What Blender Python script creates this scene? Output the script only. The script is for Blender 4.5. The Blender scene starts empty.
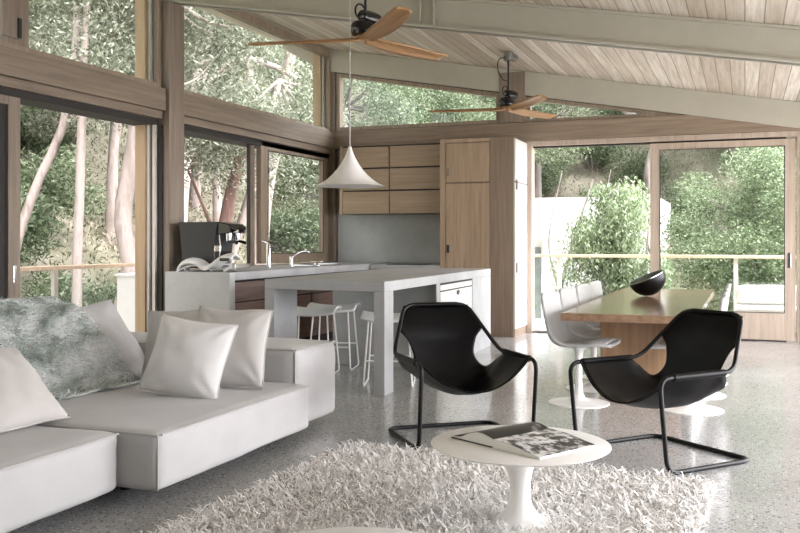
import bpy, bmesh, math, random
import numpy as np
from mathutils import Vector, Matrix, Euler, noise

C = bpy.context.scene.collection
SC = bpy.context.scene
PI = math.pi

# ------------------------------------------------------------------ camera
cam_d = bpy.data.cameras.new('camera')
cam_d.sensor_width = 36.0
cam_d.lens = 900.0 / 800.0 * 36.0
cam_d.shift_y = -25.5 / 800.0
cam_d.clip_end = 400
cam = bpy.data.objects.new('camera', cam_d)
C.objects.link(cam)
cam.location = (0, 0, 1.2)
cam.rotation_euler = (PI / 2, 0, math.atan(345 / 900))
SC.camera = cam

# ------------------------------------------------------------------ sky, sun, exposure
W = bpy.data.worlds.new('sky')
SC.world = W
W.use_nodes = True
wt_ = W.node_tree
bg_ = wt_.nodes['Background']
bg_.inputs[0].default_value = (0.975, 0.965, 1.01, 1)
# overcast sky, with a bright lobe added on the garden side for side light
tc_ = wt_.nodes.new('ShaderNodeTexCoord')
dt_ = wt_.nodes.new('ShaderNodeVectorMath')
dt_.operation = 'DOT_PRODUCT'
dt_.inputs[1].default_value = Vector((0.86, 0.05, 0.42)).normalized()
wt_.links.new(tc_.outputs['Generated'], dt_.inputs[0])
mr_ = wt_.nodes.new('ShaderNodeMapRange')
mr_.inputs['From Min'].default_value = 0.0
mr_.inputs['From Max'].default_value = 1.0
mr_.inputs['To Min'].default_value = 0.85
mr_.inputs['To Max'].default_value = 4.6
mr_.interpolation_type = 'SMOOTHSTEP'
wt_.links.new(dt_.outputs['Value'], mr_.inputs['Value'])
wt_.links.new(mr_.outputs[0], bg_.inputs[1])
sun_d = bpy.data.lights.new('sun', 'SUN')
sun_d.energy = 1.6
sun_d.angle = math.radians(12)
sun_d.color = (1.0, 0.98, 0.96)
sun = bpy.data.objects.new('sun', sun_d)
C.objects.link(sun)
sun.location = (6, -4, 14)
sun.rotation_euler = Vector((0.50, -0.42, 1.25)).to_track_quat('Z', 'Y').to_euler()
vs = SC.view_settings
vs.view_transform = 'Standard'
vs.look = 'None'
vs.gamma = 1
vs.use_curve_mapping = False
vs.exposure = 1.7
SC.cycles.use_denoising = True
SC.cycles.max_bounces = 10
SC.cycles.diffuse_bounces = 5
SC.cycles.transparent_max_bounces = 12
SC.cycles.caustics_reflective = False
SC.cycles.caustics_refractive = False


# ------------------------------------------------------------------ materials
def lin(c):
    c = c / 255.0
    return c / 12.92 if c <= 0.04045 else ((c + 0.055) / 1.055) ** 2.4


def S(r, g, b):
    return (lin(r), lin(g), lin(b), 1)


class NT:
    def __init__(self, name):
        self.m = bpy.data.materials.new(name)
        self.m.use_nodes = True
        self.t = self.m.node_tree
        self.b = self.t.nodes['Principled BSDF']

    def n(self, typ, **kw):
        nd = self.t.nodes.new(typ)
        for k, v in kw.items():
            setattr(nd, k, v)
        return nd

    def l(self, a, b):
        self.t.links.new(a, b)

    def coord(self, scale=(1, 1, 1)):
        tc = self.n('ShaderNodeTexCoord')
        mp = self.n('ShaderNodeMapping')
        mp.inputs['Scale'].default_value = scale
        self.l(tc.outputs['Object'], mp.inputs['Vector'])
        return mp.outputs[0]

    def noise(self, vec, scale=5, detail=4, rough=0.55):
        nd = self.n('ShaderNodeTexNoise')
        nd.inputs['Scale'].default_value = scale
        nd.inputs['Detail'].default_value = detail
        nd.inputs['Roughness'].default_value = rough
        if vec is not None:
            self.l(vec, nd.inputs['Vector'])
        return nd.outputs['Fac']

    def ramp(self, fac, stops):
        nd = self.n('ShaderNodeValToRGB')
        el = nd.color_ramp.elements
        while len(el) < len(stops):
            el.new(0.5)
        for e, (p, c) in zip(el, stops):
            e.position = p
            e.color = c
        self.l(fac, nd.inputs[0])
        return nd.outputs[0]

    def mix(self, fac, a, b, mode='MIX'):
        nd = self.n('ShaderNodeMix', data_type='RGBA', blend_type=mode)
        for sock, v in ((nd.inputs[0], fac), (nd.inputs[6], a), (nd.inputs[7], b)):
            if hasattr(v, 'links'):
                self.l(v, sock)
            else:
                sock.default_value = v
        return nd.outputs[2]

    def math(self, op, a, b=0.0):
        nd = self.n('ShaderNodeMath', operation=op)
        for sock, v in ((nd.inputs[0], a), (nd.inputs[1], b)):
            if hasattr(v, 'links'):
                self.l(v, sock)
            else:
                sock.default_value = v
        return nd.outputs[0]

    def bump(self, h, strength=0.2, dist=0.01):
        nd = self.n('ShaderNodeBump')
        nd.inputs['Strength'].default_value = strength
        nd.inputs['Distance'].default_value = dist
        self.l(h, nd.inputs['Height'])
        self.l(nd.outputs[0], self.b.inputs['Normal'])

    def set(self, col=None, rough=None, metal=None, coat=None, spec=None):
        for key, v in (('Base Color', col), ('Roughness', rough), ('Metallic', metal), ('Coat Weight', coat), ('Specular IOR Level', spec)):
            if v is None:
                continue
            if hasattr(v, 'links'):
                self.l(v, self.b.inputs[key])
            else:
                self.b.inputs[key].default_value = v
        return self.m


def plain(name, col, rough=0.5, metal=0.0, var=0.06, scale=8, bump=0.0, bscale=60, coat=None, spec=None):
    t = NT(name)
    v = t.coord()
    f = t.noise(v, scale, 4)
    a = tuple(max(0, c * (1 - var)) for c in col[:3]) + (1,)
    b = tuple(min(1, c * (1 + var)) for c in col[:3]) + (1,)
    c = t.ramp(f, [(0.3, a), (0.7, b)])
    if bump:
        t.bump(t.noise(v, bscale, 3), bump, 0.004)
    return t.set(c, rough, metal, coat, spec)


def wood(name, c1, c2, axis='x', rough=0.55, fine=16.0, dark=None):
    t = NT(name)
    sc = {'x': (0.9, fine, fine), 'y': (fine, 0.9, fine), 'z': (fine, fine, 0.9)}[axis]
    v = t.coord(sc)
    f = t.noise(v, 1.6, 7, 0.62)
    lo = t.noise(t.coord(tuple(max(0.35, s * 0.18) for s in sc)), 1.3, 3)
    c = t.ramp(f, [(0.28, c1), (0.72, c2)])
    d = dark or tuple(x * 0.72 for x in c1[:3]) + (1,)
    fac = t.math('MULTIPLY', t.math('SUBTRACT', lo, 0.42), 1.6)
    c = t.mix(fac, c, t.mix(0.55, c, d))
    t.bump(f, 0.12, 0.004)
    return t.set(c, rough)


def make_boards(name):
    t = NT(name)
    v = t.coord()
    sep = t.n('ShaderNodeSeparateXYZ')
    t.l(v, sep.inputs[0])
    u = t.math('MULTIPLY', sep.outputs[0], 1 / 0.14)
    idx = t.math('FLOOR', u)
    fr = t.math('FRACT', u)
    wn = t.n('ShaderNodeTexWhiteNoise', noise_dimensions='1D')
    t.l(idx, wn.inputs['W'])
    base = t.ramp(wn.outputs['Value'], [(0.0, S(192, 180, 164)), (0.45, S(218, 209, 195)), (0.8, S(230, 224, 213)), (1.0, S(204, 191, 174))])
    off = t.n('ShaderNodeVectorMath', operation='ADD')
    t.l(t.coord((18, 0.8, 18)), off.inputs[0])
    t.l(wn.outputs['Color'], off.inputs[1])
    g = t.noise(off.outputs[0], 1.5, 6, 0.62)
    c = t.mix(t.math('MULTIPLY', t.ramp(g, [(0.38, (1, 1, 1, 1)), (0.62, (0, 0, 0, 1))]), 0.42), base, S(140, 116, 92))
    edge = t.math('LESS_THAN', t.math('MINIMUM', fr, t.math('SUBTRACT', 1.0, fr)), 0.028)
    c = t.mix(t.math('MULTIPLY', edge, 0.75), c, S(84, 70, 58))
    return t.set(c, 0.6)


def make_floor():
    t = NT('polished_concrete')
    v = t.coord()
    c = t.ramp(t.noise(v, 0.9, 6, 0.6), [(0.3, S(156, 156, 155)), (0.7, S(182, 182, 181))])
    for scale, thr, col, amt in ((70, 0.87, S(226, 225, 223), 0.6), (80, 0.84, S(66, 65, 64), 0.75), (130, 0.84, S(58, 57, 56), 0.7), (42, 0.94, S(86, 85, 83), 0.55)):
        vo = t.n('ShaderNodeTexVoronoi')
        vo.inputs['Scale'].default_value = scale
        t.l(v, vo.inputs['Vector'])
        sp = t.n('ShaderNodeSeparateColor')
        t.l(vo.outputs['Color'], sp.inputs[0])
        pick = t.math('GREATER_THAN', sp.outputs[0], thr)
        inside = t.math('LESS_THAN', vo.outputs['Distance'], 0.42)
        c = t.mix(t.math('MULTIPLY', t.math('MULTIPLY', pick, inside), amt), c, col)
    r = t.ramp(t.noise(v, 1.7, 3), [(0.3, (0.10, 0.10, 0.10, 1)), (0.75, (0.2, 0.2, 0.2, 1))])
    return t.set(c, r, spec=0.5)


def make_concrete(name, a, b, rough=0.55):
    t = NT(name)
    v = t.coord()
    c = t.ramp(t.noise(v, 2.2, 6, 0.6), [(0.3, a), (0.7, b)])
    vo = t.n('ShaderNodeTexVoronoi')
    vo.inputs['Scale'].default_value = 16
    t.l(v, vo.inputs['Vector'])
    hole = t.math('LESS_THAN', vo.outputs['Distance'], 0.085)
    c = t.mix(t.math('MULTIPLY', hole, 0.45), c, S(120, 118, 114))
    t.bump(t.noise(v, 24, 5), 0.08, 0.004)
    return t.set(c, rough)


def make_fabric(name, col, var=0.06, scale=900):
    t = NT(name)
    v = t.coord()
    big = t.noise(v, 3.5, 5)
    fine = t.noise(v, 260, 2)
    a = tuple(c * (1 - var) for c in col[:3]) + (1,)
    b = tuple(min(1, c * (1 + var)) for c in col[:3]) + (1,)
    c = t.ramp(big, [(0.3, a), (0.7, b)])
    c = t.mix(0.18, c, t.ramp(fine, [(0.35, a), (0.65, b)]))
    t.bump(t.noise(v, 340, 2), 0.12, 0.002)
    t.b.inputs['Sheen Weight'].default_value = 0.15
    return t.set(c, 0.9, spec=0.2)


def make_glass():
    t = NT('clear_glass')
    nt = t.t
    nt.nodes.remove(t.b)
    out = nt.nodes['Material Output']
    tr = t.n('ShaderNodeBsdfTransparent')
    tr.inputs[0].default_value = (0.96, 0.98, 0.97, 1)
    gl = t.n('ShaderNodeBsdfGlossy')
    gl.inputs['Roughness'].default_value = 0.0
    fr = t.n('ShaderNodeLayerWeight')
    fac = t.math('ADD', 0.03, t.math('MULTIPLY', t.math('POWER', fr.outputs['Facing'], 4.0), 0.55))
    mx = t.n('ShaderNodeMixShader')
    t.l(fac, mx.inputs[0])
    t.l(tr.outputs[0], mx.inputs[1])
    t.l(gl.outputs[0], mx.inputs[2])
    t.l(mx.outputs[0], out.inputs[0])
    return t.m


def make_leaf(name, a, b, c):
    t = NT(name)
    nt = t.t
    g = t.n('ShaderNodeNewGeometry')
    oi = t.n('ShaderNodeObjectInfo')
    w = t.n('ShaderNodeTexWhiteNoise', noise_dimensions='2D')
    cmb = t.n('ShaderNodeCombineXYZ')
    t.l(g.outputs['Random Per Island'], cmb.inputs[0])
    t.l(oi.outputs['Random'], cmb.inputs[1])
    t.l(cmb.outputs[0], w.inputs['Vector'])
    col = t.ramp(w.outputs['Value'], [(0.0, a), (0.5, b), (1.0, c)])
    hv = t.n('ShaderNodeHueSaturation')
    t.l(col, hv.inputs['Color'])
    t.l(t.math('ADD', t.math('MULTIPLY', oi.outputs['Random'], 0.35), 0.82), hv.inputs['Value'])
    t.set(hv.outputs[0], 0.5, spec=0.3)
    tl = t.n('ShaderNodeBsdfTranslucent')
    t.l(hv.outputs[0], tl.inputs[0])
    mx = t.n('ShaderNodeMixShader')
    mx.inputs[0].default_value = 0.35
    t.l(t.b.outputs[0], mx.inputs[1])
    t.l(tl.outputs[0], mx.inputs[2])
    t.l(mx.outputs[0], nt.nodes['Material Output'].inputs[0])
    return t.m


def make_bark(name, a, b, c):
    t = NT(name)
    v = t.coord((3, 3, 0.6))
    f = t.noise(v, 1.8, 6, 0.6)
    col = t.ramp(f, [(0.3, a), (0.52, b), (0.72, c)])
    t.bump(t.noise(t.coord((20, 20, 2)), 1.5, 4), 0.3, 0.02)
    return t.set(col, 0.85)


def make_hill():
    t = NT('dry_grass_slope')
    v = t.coord()
    f = t.noise(v, 0.35, 8, 0.7)
    c = t.ramp(f, [(0.3, S(66, 70, 52)), (0.45, S(108, 105, 88)), (0.6, S(150, 143, 130)), (0.75, S(84, 87, 66))])
    c = t.mix(t.math('MULTIPLY', t.noise(v, 4, 6, 0.7), 0.6), c, S(118, 116, 96))
    return t.set(c, 0.95)


def make_photo(name, stops, scale):
    t = NT(name)
    v = t.coord()
    f = t.noise(v, scale, 5, 0.6)
    return t.set(t.ramp(f, stops), 0.3)


M = {}
M['beam'] = wood('weathered_timber', S(110, 97, 83), S(146, 130, 113), 'y')
M['beam_x'] = wood('weathered_timber_across', S(120, 104, 88), S(156, 138, 119), 'x')
M['post'] = wood('weathered_timber_upright', S(112, 99, 87), S(146, 131, 116), 'z')
M['frame'] = wood('window_timber', S(126, 111, 94), S(162, 145, 126), 'z')
M['door_wood'] = wood('sidelit_door_timber', S(166, 149, 133), S(198, 182, 166), 'z')  # timber lightened; the light falling on the door is put into its colour
M['yellow'] = wood('fresh_pine_timber', S(166, 140, 106), S(194, 168, 134), 'z')
M['pale_strip'] = plain('pale_painted_strip', S(206, 200, 192), 0.5)
M['dark_gap'] = plain('dark_trim_track_shade', S(40, 36, 33), 0.7)  # dark trim tone; on the head tracks it paints in the shade
M['boards'] = make_boards('limed_ceiling_boards')
M['steel'] = plain('grey_green_painted_steel', S(178, 174, 160), 0.45, var=0.03)
M['floor'] = make_floor()
M['concrete'] = make_concrete('cast_concrete', S(158, 159, 159), S(181, 182, 182))
M['concrete_light'] = make_concrete('pale_cast_concrete', S(182, 183, 182), S(202, 203, 201))
M['concrete_dark'] = make_concrete('rendered_concrete', S(150, 153, 151), S(174, 177, 175))
M['cab'] = wood('limed_oak_veneer', S(140, 120, 98), S(174, 153, 129), 'x', fine=20)
M['cab_z'] = wood('limed_oak_upright', S(140, 118, 95), S(176, 153, 127), 'z', fine=18, dark=S(96, 76, 58))
M['cab_brown'] = wood('brown_oak_upright', S(116, 98, 82), S(144, 125, 107), 'z', fine=20)
M['drawer'] = wood('red_brown_timber', S(104, 84, 76), S(142, 119, 108), 'y', fine=16)
M['carcass'] = plain('dark_shadow_gap', S(44, 38, 34), 0.7)
M['white_lac'] = plain('white_lacquer', S(236, 235, 232), 0.28, var=0.01)
M['white_plastic'] = plain('white_moulded_plastic', S(184, 184, 182), 0.4, var=0.02)
M['stool_white'] = plain('white_stool_plastic', S(228, 228, 225), 0.35, var=0.02)
M['white_metal'] = plain('white_powder_coat', S(232, 231, 228), 0.35, var=0.02)
M['black_metal'] = plain('black_steel_tube', S(6, 6, 7), 0.4, 0.0, var=0.1, spec=0.3)
M['leather'] = plain('black_leather', S(5, 5, 6), 0.34, var=0.15, scale=5, bump=0.12, bscale=140, spec=0.14)
M['chrome'] = plain('chrome', S(214, 214, 216), 0.14, 1.0, var=0.02)
M['dark_metal'] = plain('dark_grey_metal', S(24, 25, 26), 0.5, 0.0, var=0.05)
M['mount_grey'] = plain('brushed_grey_metal', S(112, 110, 104), 0.4, 0.4, var=0.03)
M['black_gloss'] = plain('black_gloss', S(16, 16, 17), 0.12, var=0.05)
M['sofa'] = make_fabric('light_grey_linen', S(186, 185, 184))
M['sofa_dark'] = make_fabric('mid_grey_linen', S(182, 180, 177))
M['pillow_white'] = make_fabric('off_white_linen', S(216, 215, 213))
M['pillow_grey'] = make_fabric('pale_grey_linen', S(190, 187, 183))
M['piping'] = make_fabric('piping_thread', S(176, 174, 171))
M['table_wood'] = wood('dining_oak', S(122, 96, 76), S(166, 136, 110), 'y', rough=0.14, fine=14)
M['table_base'] = wood('dining_oak_upright', S(146, 114, 86), S(184, 150, 118), 'z', rough=0.4, fine=14)
M['fan_wood'] = wood('fan_blade_timber', S(140, 103, 67), S(184, 142, 97), 'x', rough=0.35, fine=26)
M['glass'] = make_glass()
M['deck'] = wood('silvered_decking', S(196, 190, 182), S(224, 219, 212), 'x', rough=0.8, fine=9)
M['rail'] = wood('handrail_timber', S(196, 170, 142), S(226, 204, 178), 'x', rough=0.6)
M['render_white'] = plain('white_render', S(240, 239, 236), 0.8, var=0.02)
M['house_glass'] = plain('shaded_house_glass', S(120, 126, 124), 0.15, var=0.2, scale=2)
M['hill'] = make_hill()
M['leaf_grey'] = make_leaf('grey_green_eucalypt_leaves', S(84, 90, 72), S(132, 137, 115), S(188, 189, 174))
M['leaf_dark'] = make_leaf('deep_green_leaves', S(64, 76, 54), S(104, 118, 88), S(156, 165, 138))
M['leaf_bright'] = make_leaf('bright_green_willowy_leaves', S(82, 97, 68), S(122, 137, 102), S(170, 180, 154))
M['scrub'] = make_leaf('dry_scrub', S(70, 74, 54), S(124, 120, 98), S(180, 172, 154))
M['bark_white'] = make_bark('pale_gum_bark', S(132, 118, 111), S(166, 153, 146), S(100, 86, 78))
M['bark_red'] = make_bark('red_brown_stringy_bark', S(78, 58, 52), S(122, 94, 85), S(150, 126, 116))
M['bark_grey'] = make_bark('grey_bark', S(92, 86, 80), S(128, 120, 114), S(154, 146, 140))
M['shag'] = None
M['outdoor_fabric'] = make_fabric('white_outdoor_canvas', S(236, 235, 232))
M['page'] = plain('white_page', S(228, 227, 224), 0.5, var=0.02)
M['photo_dark'] = make_photo('dark_page_picture', [(0.42, S(20, 20, 21)), (0.58, S(34, 34, 35)), (0.66, S(150, 150, 150))], 9)
M['photo_mid'] = make_photo('grey_page_picture', [(0.40, S(18, 18, 19)), (0.47, S(80, 80, 81)), (0.53, S(196, 196, 195)), (0.62, S(222, 222, 221))], 24)


def make_shag(name, stops):
    t = NT(name)
    g = t.n('ShaderNodeNewGeometry')
    c = t.ramp(g.outputs['Random Per Island'], stops)
    big = t.noise(t.coord(), 5, 3)
    c = t.mix(t.math('MULTIPLY', big, 0.25), c, stops[0][1])
    return t.set(c, 0.9, spec=0.15)


M['shag'] = make_shag('shaggy_wool', [(0.0, S(212, 208, 204)), (0.4, S(238, 236, 233)), (1.0, S(250, 249, 247))])


def make_fur():
    t = NT('grey_green_fur')
    v = t.coord((4, 1.2, 1.2))
    f = t.noise(v, 2.4, 5, 0.62)
    c = t.ramp(f, [(0.36, S(122, 126, 118)), (0.45, S(176, 186, 180)), (0.53, S(220, 223, 222)), (0.66, S(240, 241, 241))])
    g = t.n('ShaderNodeNewGeometry')
    c = t.mix(t.math('MULTIPLY', g.outputs['Random Per Island'], 0.35), c, S(150, 158, 152))
    return t.set(c, 0.85, spec=0.2)


M['fur'] = make_fur()


# ------------------------------------------------------------------ mesh helpers
class MB:
    def __init__(self):
        self.v = []
        self.f = []

    def add(self, vs, fs):
        o = len(self.v)
        self.v.extend([tuple(p) for p in vs])
        self.f.extend([tuple(i + o for i in q) for q in fs])
        return self

    def box(self, x0, x1, y0, y1, z0, z1, mat=None):
        vs = [Vector(p) for p in ((x0, y0, z0), (x1, y0, z0), (x1, y1, z0), (x0, y1, z0), (x0, y0, z1), (x1, y0, z1), (x1, y1, z1), (x0, y1, z1))]
        if mat is not None:
            vs = [mat @ p for p in vs]
        return self.add(vs, [(3, 2, 1, 0), (4, 5, 6, 7), (0, 1, 5, 4), (1, 2, 6, 5), (2, 3, 7, 6), (3, 0, 4, 7)])

    def prism(self, poly, lo, hi, axis='y'):
        """poly: 2-D points; extruded along axis between lo and hi (x: poly in yz, y: poly in xz, z: poly in xy)."""
        def P(a, b, t):
            return {'x': (t, a, b), 'y': (a, t, b), 'z': (a, b, t)}[axis]
        n = len(poly)
        vs = [P(a, b, lo) for a, b in poly] + [P(a, b, hi) for a, b in poly]
        fs = [tuple(range(n - 1, -1, -1)), tuple(range(n, 2 * n))]
        fs += [(i, (i + 1) % n, n + (i + 1) % n, n + i) for i in range(n)]
        return self.add(vs, fs)

    def tube(self, path, r, seg=10, closed=False, cap=True):
        pts = [Vector(p) for p in path]
        n = len(pts)
        rs = r if isinstance(r, (list, tuple)) else [r] * n
        up = None
        rings = []
        for i, p in enumerate(pts):
            if closed:
                d = pts[(i + 1) % n] - pts[i - 1]
            else:
                d = pts[min(i + 1, n - 1)] - pts[max(i - 1, 0)]
            d.normalize()
            if up is None:
                up = d.orthogonal().normalized()
            else:
                up = (up - d * up.dot(d))
                if up.length < 1e-6:
                    up = d.orthogonal()
                up.normalize()
            side = d.cross(up)
            rings.append([p + (up * math.cos(2 * PI * k / seg) + side * math.sin(2 * PI * k / seg)) * rs[i] for k in range(seg)])
        vs = [q for ring in rings for q in ring]
        fs = []
        for i in range(n if closed else n - 1):
            j = (i + 1) % n
            for k in range(seg):
                k2 = (k + 1) % seg
                fs.append((i * seg + k, i * seg + k2, j * seg + k2, j * seg + k))
        if cap and not closed:
            fs.append(tuple(range(seg - 1, -1, -1)))
            fs.append(tuple((n - 1) * seg + k for k in range(seg)))
        return self.add(vs, fs)

    def lathe(self, prof, c=(0, 0, 0), seg=48, mat=None):
        vs, fs = [], []
        n = len(prof)
        for r, z in prof:
            for k in range(seg):
                a = 2 * PI * k / seg
                p = Vector((r * math.cos(a), r * math.sin(a), z))
                if mat is not None:
                    p = mat @ p
                vs.append(p + Vector(c))
        for i in range(n - 1):
            for k in range(seg):
                k2 = (k + 1) % seg
                fs.append((i * seg + k, i * seg + k2, (i + 1) * seg + k2, (i + 1) * seg + k))
        if prof[0][0] > 1e-5:
            fs.append(tuple(range(seg - 1, -1, -1)))
        if prof[-1][0] > 1e-5:
            fs.append(tuple((n - 1) * seg + k for k in range(seg)))
        return self.add(vs, fs)

    def grid(self, fn, nu, nv):
        vs = [fn(i / nu, j / nv) for j in range(nv + 1) for i in range(nu + 1)]
        fs = [(j * (nu + 1) + i, j * (nu + 1) + i + 1, (j + 1) * (nu + 1) + i + 1, (j + 1) * (nu + 1) + i) for j in range(nv) for i in range(nu)]
        return self.add(vs, fs)

    def build(self, name, mat, parent=None, smooth=None, bevel=0, solid=0, recalc=True, merge=0.0, subd=0):
        me = bpy.data.meshes.new(name)
        me.from_pydata([tuple(p) for p in self.v], [], self.f)
        if recalc:
            bm = bmesh.new()
            bm.from_mesh(me)
            if merge:
                bmesh.ops.remove_doubles(bm, verts=bm.verts, dist=merge)
            bmesh.ops.recalc_face_normals(bm, faces=bm.faces)
            bm.to_mesh(me)
            bm.free()
        me.materials.append(mat)
        if smooth is not None:
            me.shade_smooth()
            if smooth < 180:
                me.set_sharp_from_angle(angle=math.radians(smooth))
        o = bpy.data.objects.new(name, me)
        C.objects.link(o)
        if parent is not None:
            o.parent = parent
        if solid:
            md = o.modifiers.new('thickness', 'SOLIDIFY')
            md.thickness = solid
            md.offset = 0
        if subd:
            md = o.modifiers.new('smooth', 'SUBSURF')
            md.levels = subd
            md.render_levels = subd
        if bevel:
            md = o.modifiers.new('bevel', 'BEVEL')
            md.width = bevel
            md.segments = 2
            md.limit_method = 'ANGLE'
        return o


def tag(o, label, cat, group=None, kind=None):
    if label:
        o['label'] = label
    if cat:
        o['category'] = cat
    if group:
        o['group'] = group
    if kind:
        o['kind'] = kind
    return o


def thing(name, label, cat, loc=(0, 0, 0), rz=0.0, group=None):
    o = bpy.data.objects.new(name, None)
    o.empty_display_size = 0.1
    C.objects.link(o)
    o.location = loc
    o.rotation_euler = (0, 0, rz)
    return tag(o, label, cat, group)


def struct(o, label, cat):
    return tag(o, label, cat, kind='structure')


def dup(root, loc, rz, label, group=None, scale=None):
    r = root.copy()
    C.objects.link(r)
    r.location = loc
    r.rotation_euler = (0, 0, rz)
    if scale:
        r.scale = (scale, scale, scale) if not isinstance(scale, tuple) else scale
    r['label'] = label
    if group:
        r['group'] = group
    for ch in list(root.children):
        c = ch.copy()
        C.objects.link(c)
        c.parent = r
        for g in list(ch.children):
            d = g.copy()
            C.objects.link(d)
            d.parent = c
    return r


def catmull(pts, n):
    pts = [Vector(p) for p in pts]
    P = [pts[0] * 2 - pts[1]] + pts + [pts[-1] * 2 - pts[-2]]
    out = []
    m = len(pts) - 1
    for k in range(n + 1):
        t = k / n * m
        i = min(int(t), m - 1)
        t -= i
        a, b, c, d = P[i], P[i + 1], P[i + 2], P[i + 3]
        out.append(0.5 * ((2 * b) + (c - a) * t + (2 * a - 5 * b + 4 * c - d) * t * t + (3 * b - a - 3 * c + d) * t ** 3))
    return out


def rounded_path(pts, r, n=6):
    """polyline with its inner corners rounded."""
    pts = [Vector(p) for p in pts]
    out = [pts[0]]
    for i in range(1, len(pts) - 1):
        p = pts[i]
        a = pts[i - 1] - p
        b = pts[i + 1] - p
        ra = min(r, a.length * 0.45, b.length * 0.45)
        s = p + a.normalized() * ra
        e = p + b.normalized() * ra
        for k in range(n + 1):
            t = k / n
            out.append(s * (1 - t) ** 2 + p * 2 * t * (1 - t) + e * t * t)
    out.append(pts[-1])
    return out


# ------------------------------------------------------------------ room shell
WX = -5.48      # inner plane of the long glazed wall
BY = 11.70      # plane of the end wall


def ceil_z(x):
    return 3.92 - 0.177 * (x + 5.48)


def SB(name, mat, label, cat, *boxes, bevel=0.004):
    m = MB()
    for b in boxes:
        m.box(*b)
    return struct(m.build(name, mat, bevel=bevel), label, cat)


SB('floor', M['floor'], 'polished grey concrete floor with exposed stone chips', 'floor', (-5.75, 2.9, -3.2, 11.9, -0.2, 0), bevel=0)
m = MB()
x0, x1 = -6.30, 2.95
m.prism([(x0, ceil_z(x0)), (x1, ceil_z(x1)), (x1, ceil_z(x1) + 0.25), (x0, ceil_z(x0) + 0.12)], -3.3, 12.5, 'y')
struct(m.build('ceiling', M['boards']), 'sloping ceiling of limed timber boards', 'ceiling')


# steel beam crossing the room on the timber post, I-shaped, following the slope of the ceiling
def steel_beam(name, y, depth, label, xa, xb, wide=0.16, plates=()):
    m = MB()

    def strip(za, zb, ya, yb):
        vs = []
        for x in (xa, xb):
            for yy, zz in ((ya, za), (yb, za), (yb, zb), (ya, zb)):
                vs.append((x, yy, ceil_z(x) - 0.004 + zz))
        m.add(vs, [(0, 1, 2, 3), (7, 6, 5, 4), (0, 4, 5, 1), (1, 5, 6, 2), (2, 6, 7, 3), (3, 7, 4, 0)])
    strip(-depth, -depth + 0.022, y - wide / 2, y + wide / 2)
    strip(-0.022, 0, y - wide / 2, y + wide / 2)
    strip(-depth, 0, y - 0.035, y + 0.035)
    for px in plates:
        zc = ceil_z(px)
        m.box(px - 0.006, px + 0.006, y - wide / 2, y + wide / 2, zc - depth, zc - 0.004)
    return struct(m.build(name, M['steel']), label, 'beam')


steel_beam('trim_1', 7.75, 0.285, 'grey-green steel roof beam crossing above the fans', -5.58, 2.8, plates=(-2.75, -2.62))
m = MB()
vs = []
for x in (-5.62, 2.8):
    for yy, zz in ((11.585, -0.31), (11.74, -0.31), (11.74, 0), (11.585, 0)):
        vs.append((x, yy, ceil_z(x) - 0.004 + zz))
m.add(vs, [(0, 1, 2, 3), (7, 6, 5, 4), (0, 4, 5, 1), (1, 5, 6, 2), (2, 6, 7, 3), (3, 7, 4, 0)])
vs = []
for x, d in ((-6.28, 0.06), (-5.62, 0.31)):
    for yy, zz in ((11.60, -d), (11.74, -d), (11.74, 0), (11.60, 0)):
        vs.append((x, yy, ceil_z(x) - 0.004 + zz))
m.add(vs, [(0, 1, 2, 3), (7, 6, 5, 4), (0, 4, 5, 1), (1, 5, 6, 2), (2, 6, 7, 3), (3, 7, 4, 0)])
struct(m.build('trim_2', M['steel']), 'grey-green steel beam along the top of the end wall', 'beam')

# timber frame of the long glazed wall
SB('trim_3', M['beam'], 'weathered timber beam over the open sliding door', 'beam', (-5.60, WX + 0.04, -3.2, 7.615, 2.51, 2.735))
SB('trim_4', M['beam'], 'weathered timber beam over the kitchen window', 'beam', (-5.60, WX + 0.04, 7.885, BY - 0.1, 2.51, 2.735))
SB('trim_5', M['post'], 'weathered timber post between sliding door and kitchen window', 'post', (-5.62, WX + 0.075, 7.62, 7.88, 0, ceil_z(-5.42) - 0.29))
SB('trim_6', M['beam'], 'timber head rail under the beam of the sliding door', 'trim', (-5.66, WX, -3.2, 7.615, 2.43, 2.508))
SB('trim_7', M['beam'], 'timber head rail above the kitchen window', 'trim', (-5.66, WX, 7.885, 11.6, 2.43, 2.508))
SB('trim_8', M['dark_gap'], 'sliding track with painted-in shade above the open door', 'trim', (-5.80, -5.53, -3.2, 7.615, 2.37, 2.428), bevel=0)  # underside shade is put into the track's colour, here and over the window
SB('trim_9', M['dark_gap'], 'sliding track with painted-in shade above the kitchen window', 'trim', (-5.80, -5.53, 7.885, 11.6, 2.37, 2.428), bevel=0)
SB('trim_10', M['post'], 'timber corner post where the glazed walls meet', 'post', (-5.62, -5.44, 11.60, 11.78, 0, ceil_z(-5.44) - 0.02))

# end wall beam, post and solid part behind the kitchen
SB('trim_11', M['beam_x'], 'weathered timber beam over the dining doors and kitchen cabinets', 'beam', (-5.44, 2.8, 11.60, 11.78, 2.51, 2.755))
SB('trim_12', M['post'], 'weathered timber post beside the narrow clerestory window', 'post', (-3.03, -2.69, 11.57, 11.79, 2.757, ceil_z(-2.69) - 0.005))
SB('wall_back', M['concrete_dark'], 'concrete wall behind the kitchen cabinets', 'wall', (-5.44, -2.72, 11.69, 11.82, 0, 2.508), bevel=0)
SB('wall_back_dining', M['beam_x'], 'timber end wall beside the dining doors', 'wall', (0.62, 2.9, 11.62, 11.82, 0, 2.508), bevel=0)
SB('trim_13', M['post'], 'timber post where end wall meets garden side', 'post', (2.62, 2.80, 11.42, 11.60, 0, ceil_z(2.8) - 0.02))
SB('trim_14', M['beam'], 'timber lintel over the garden side opening', 'beam', (2.64, 2.78, -3.2, 11.40, ceil_z(2.8) - 0.2, ceil_z(2.8) - 0.01))
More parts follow.
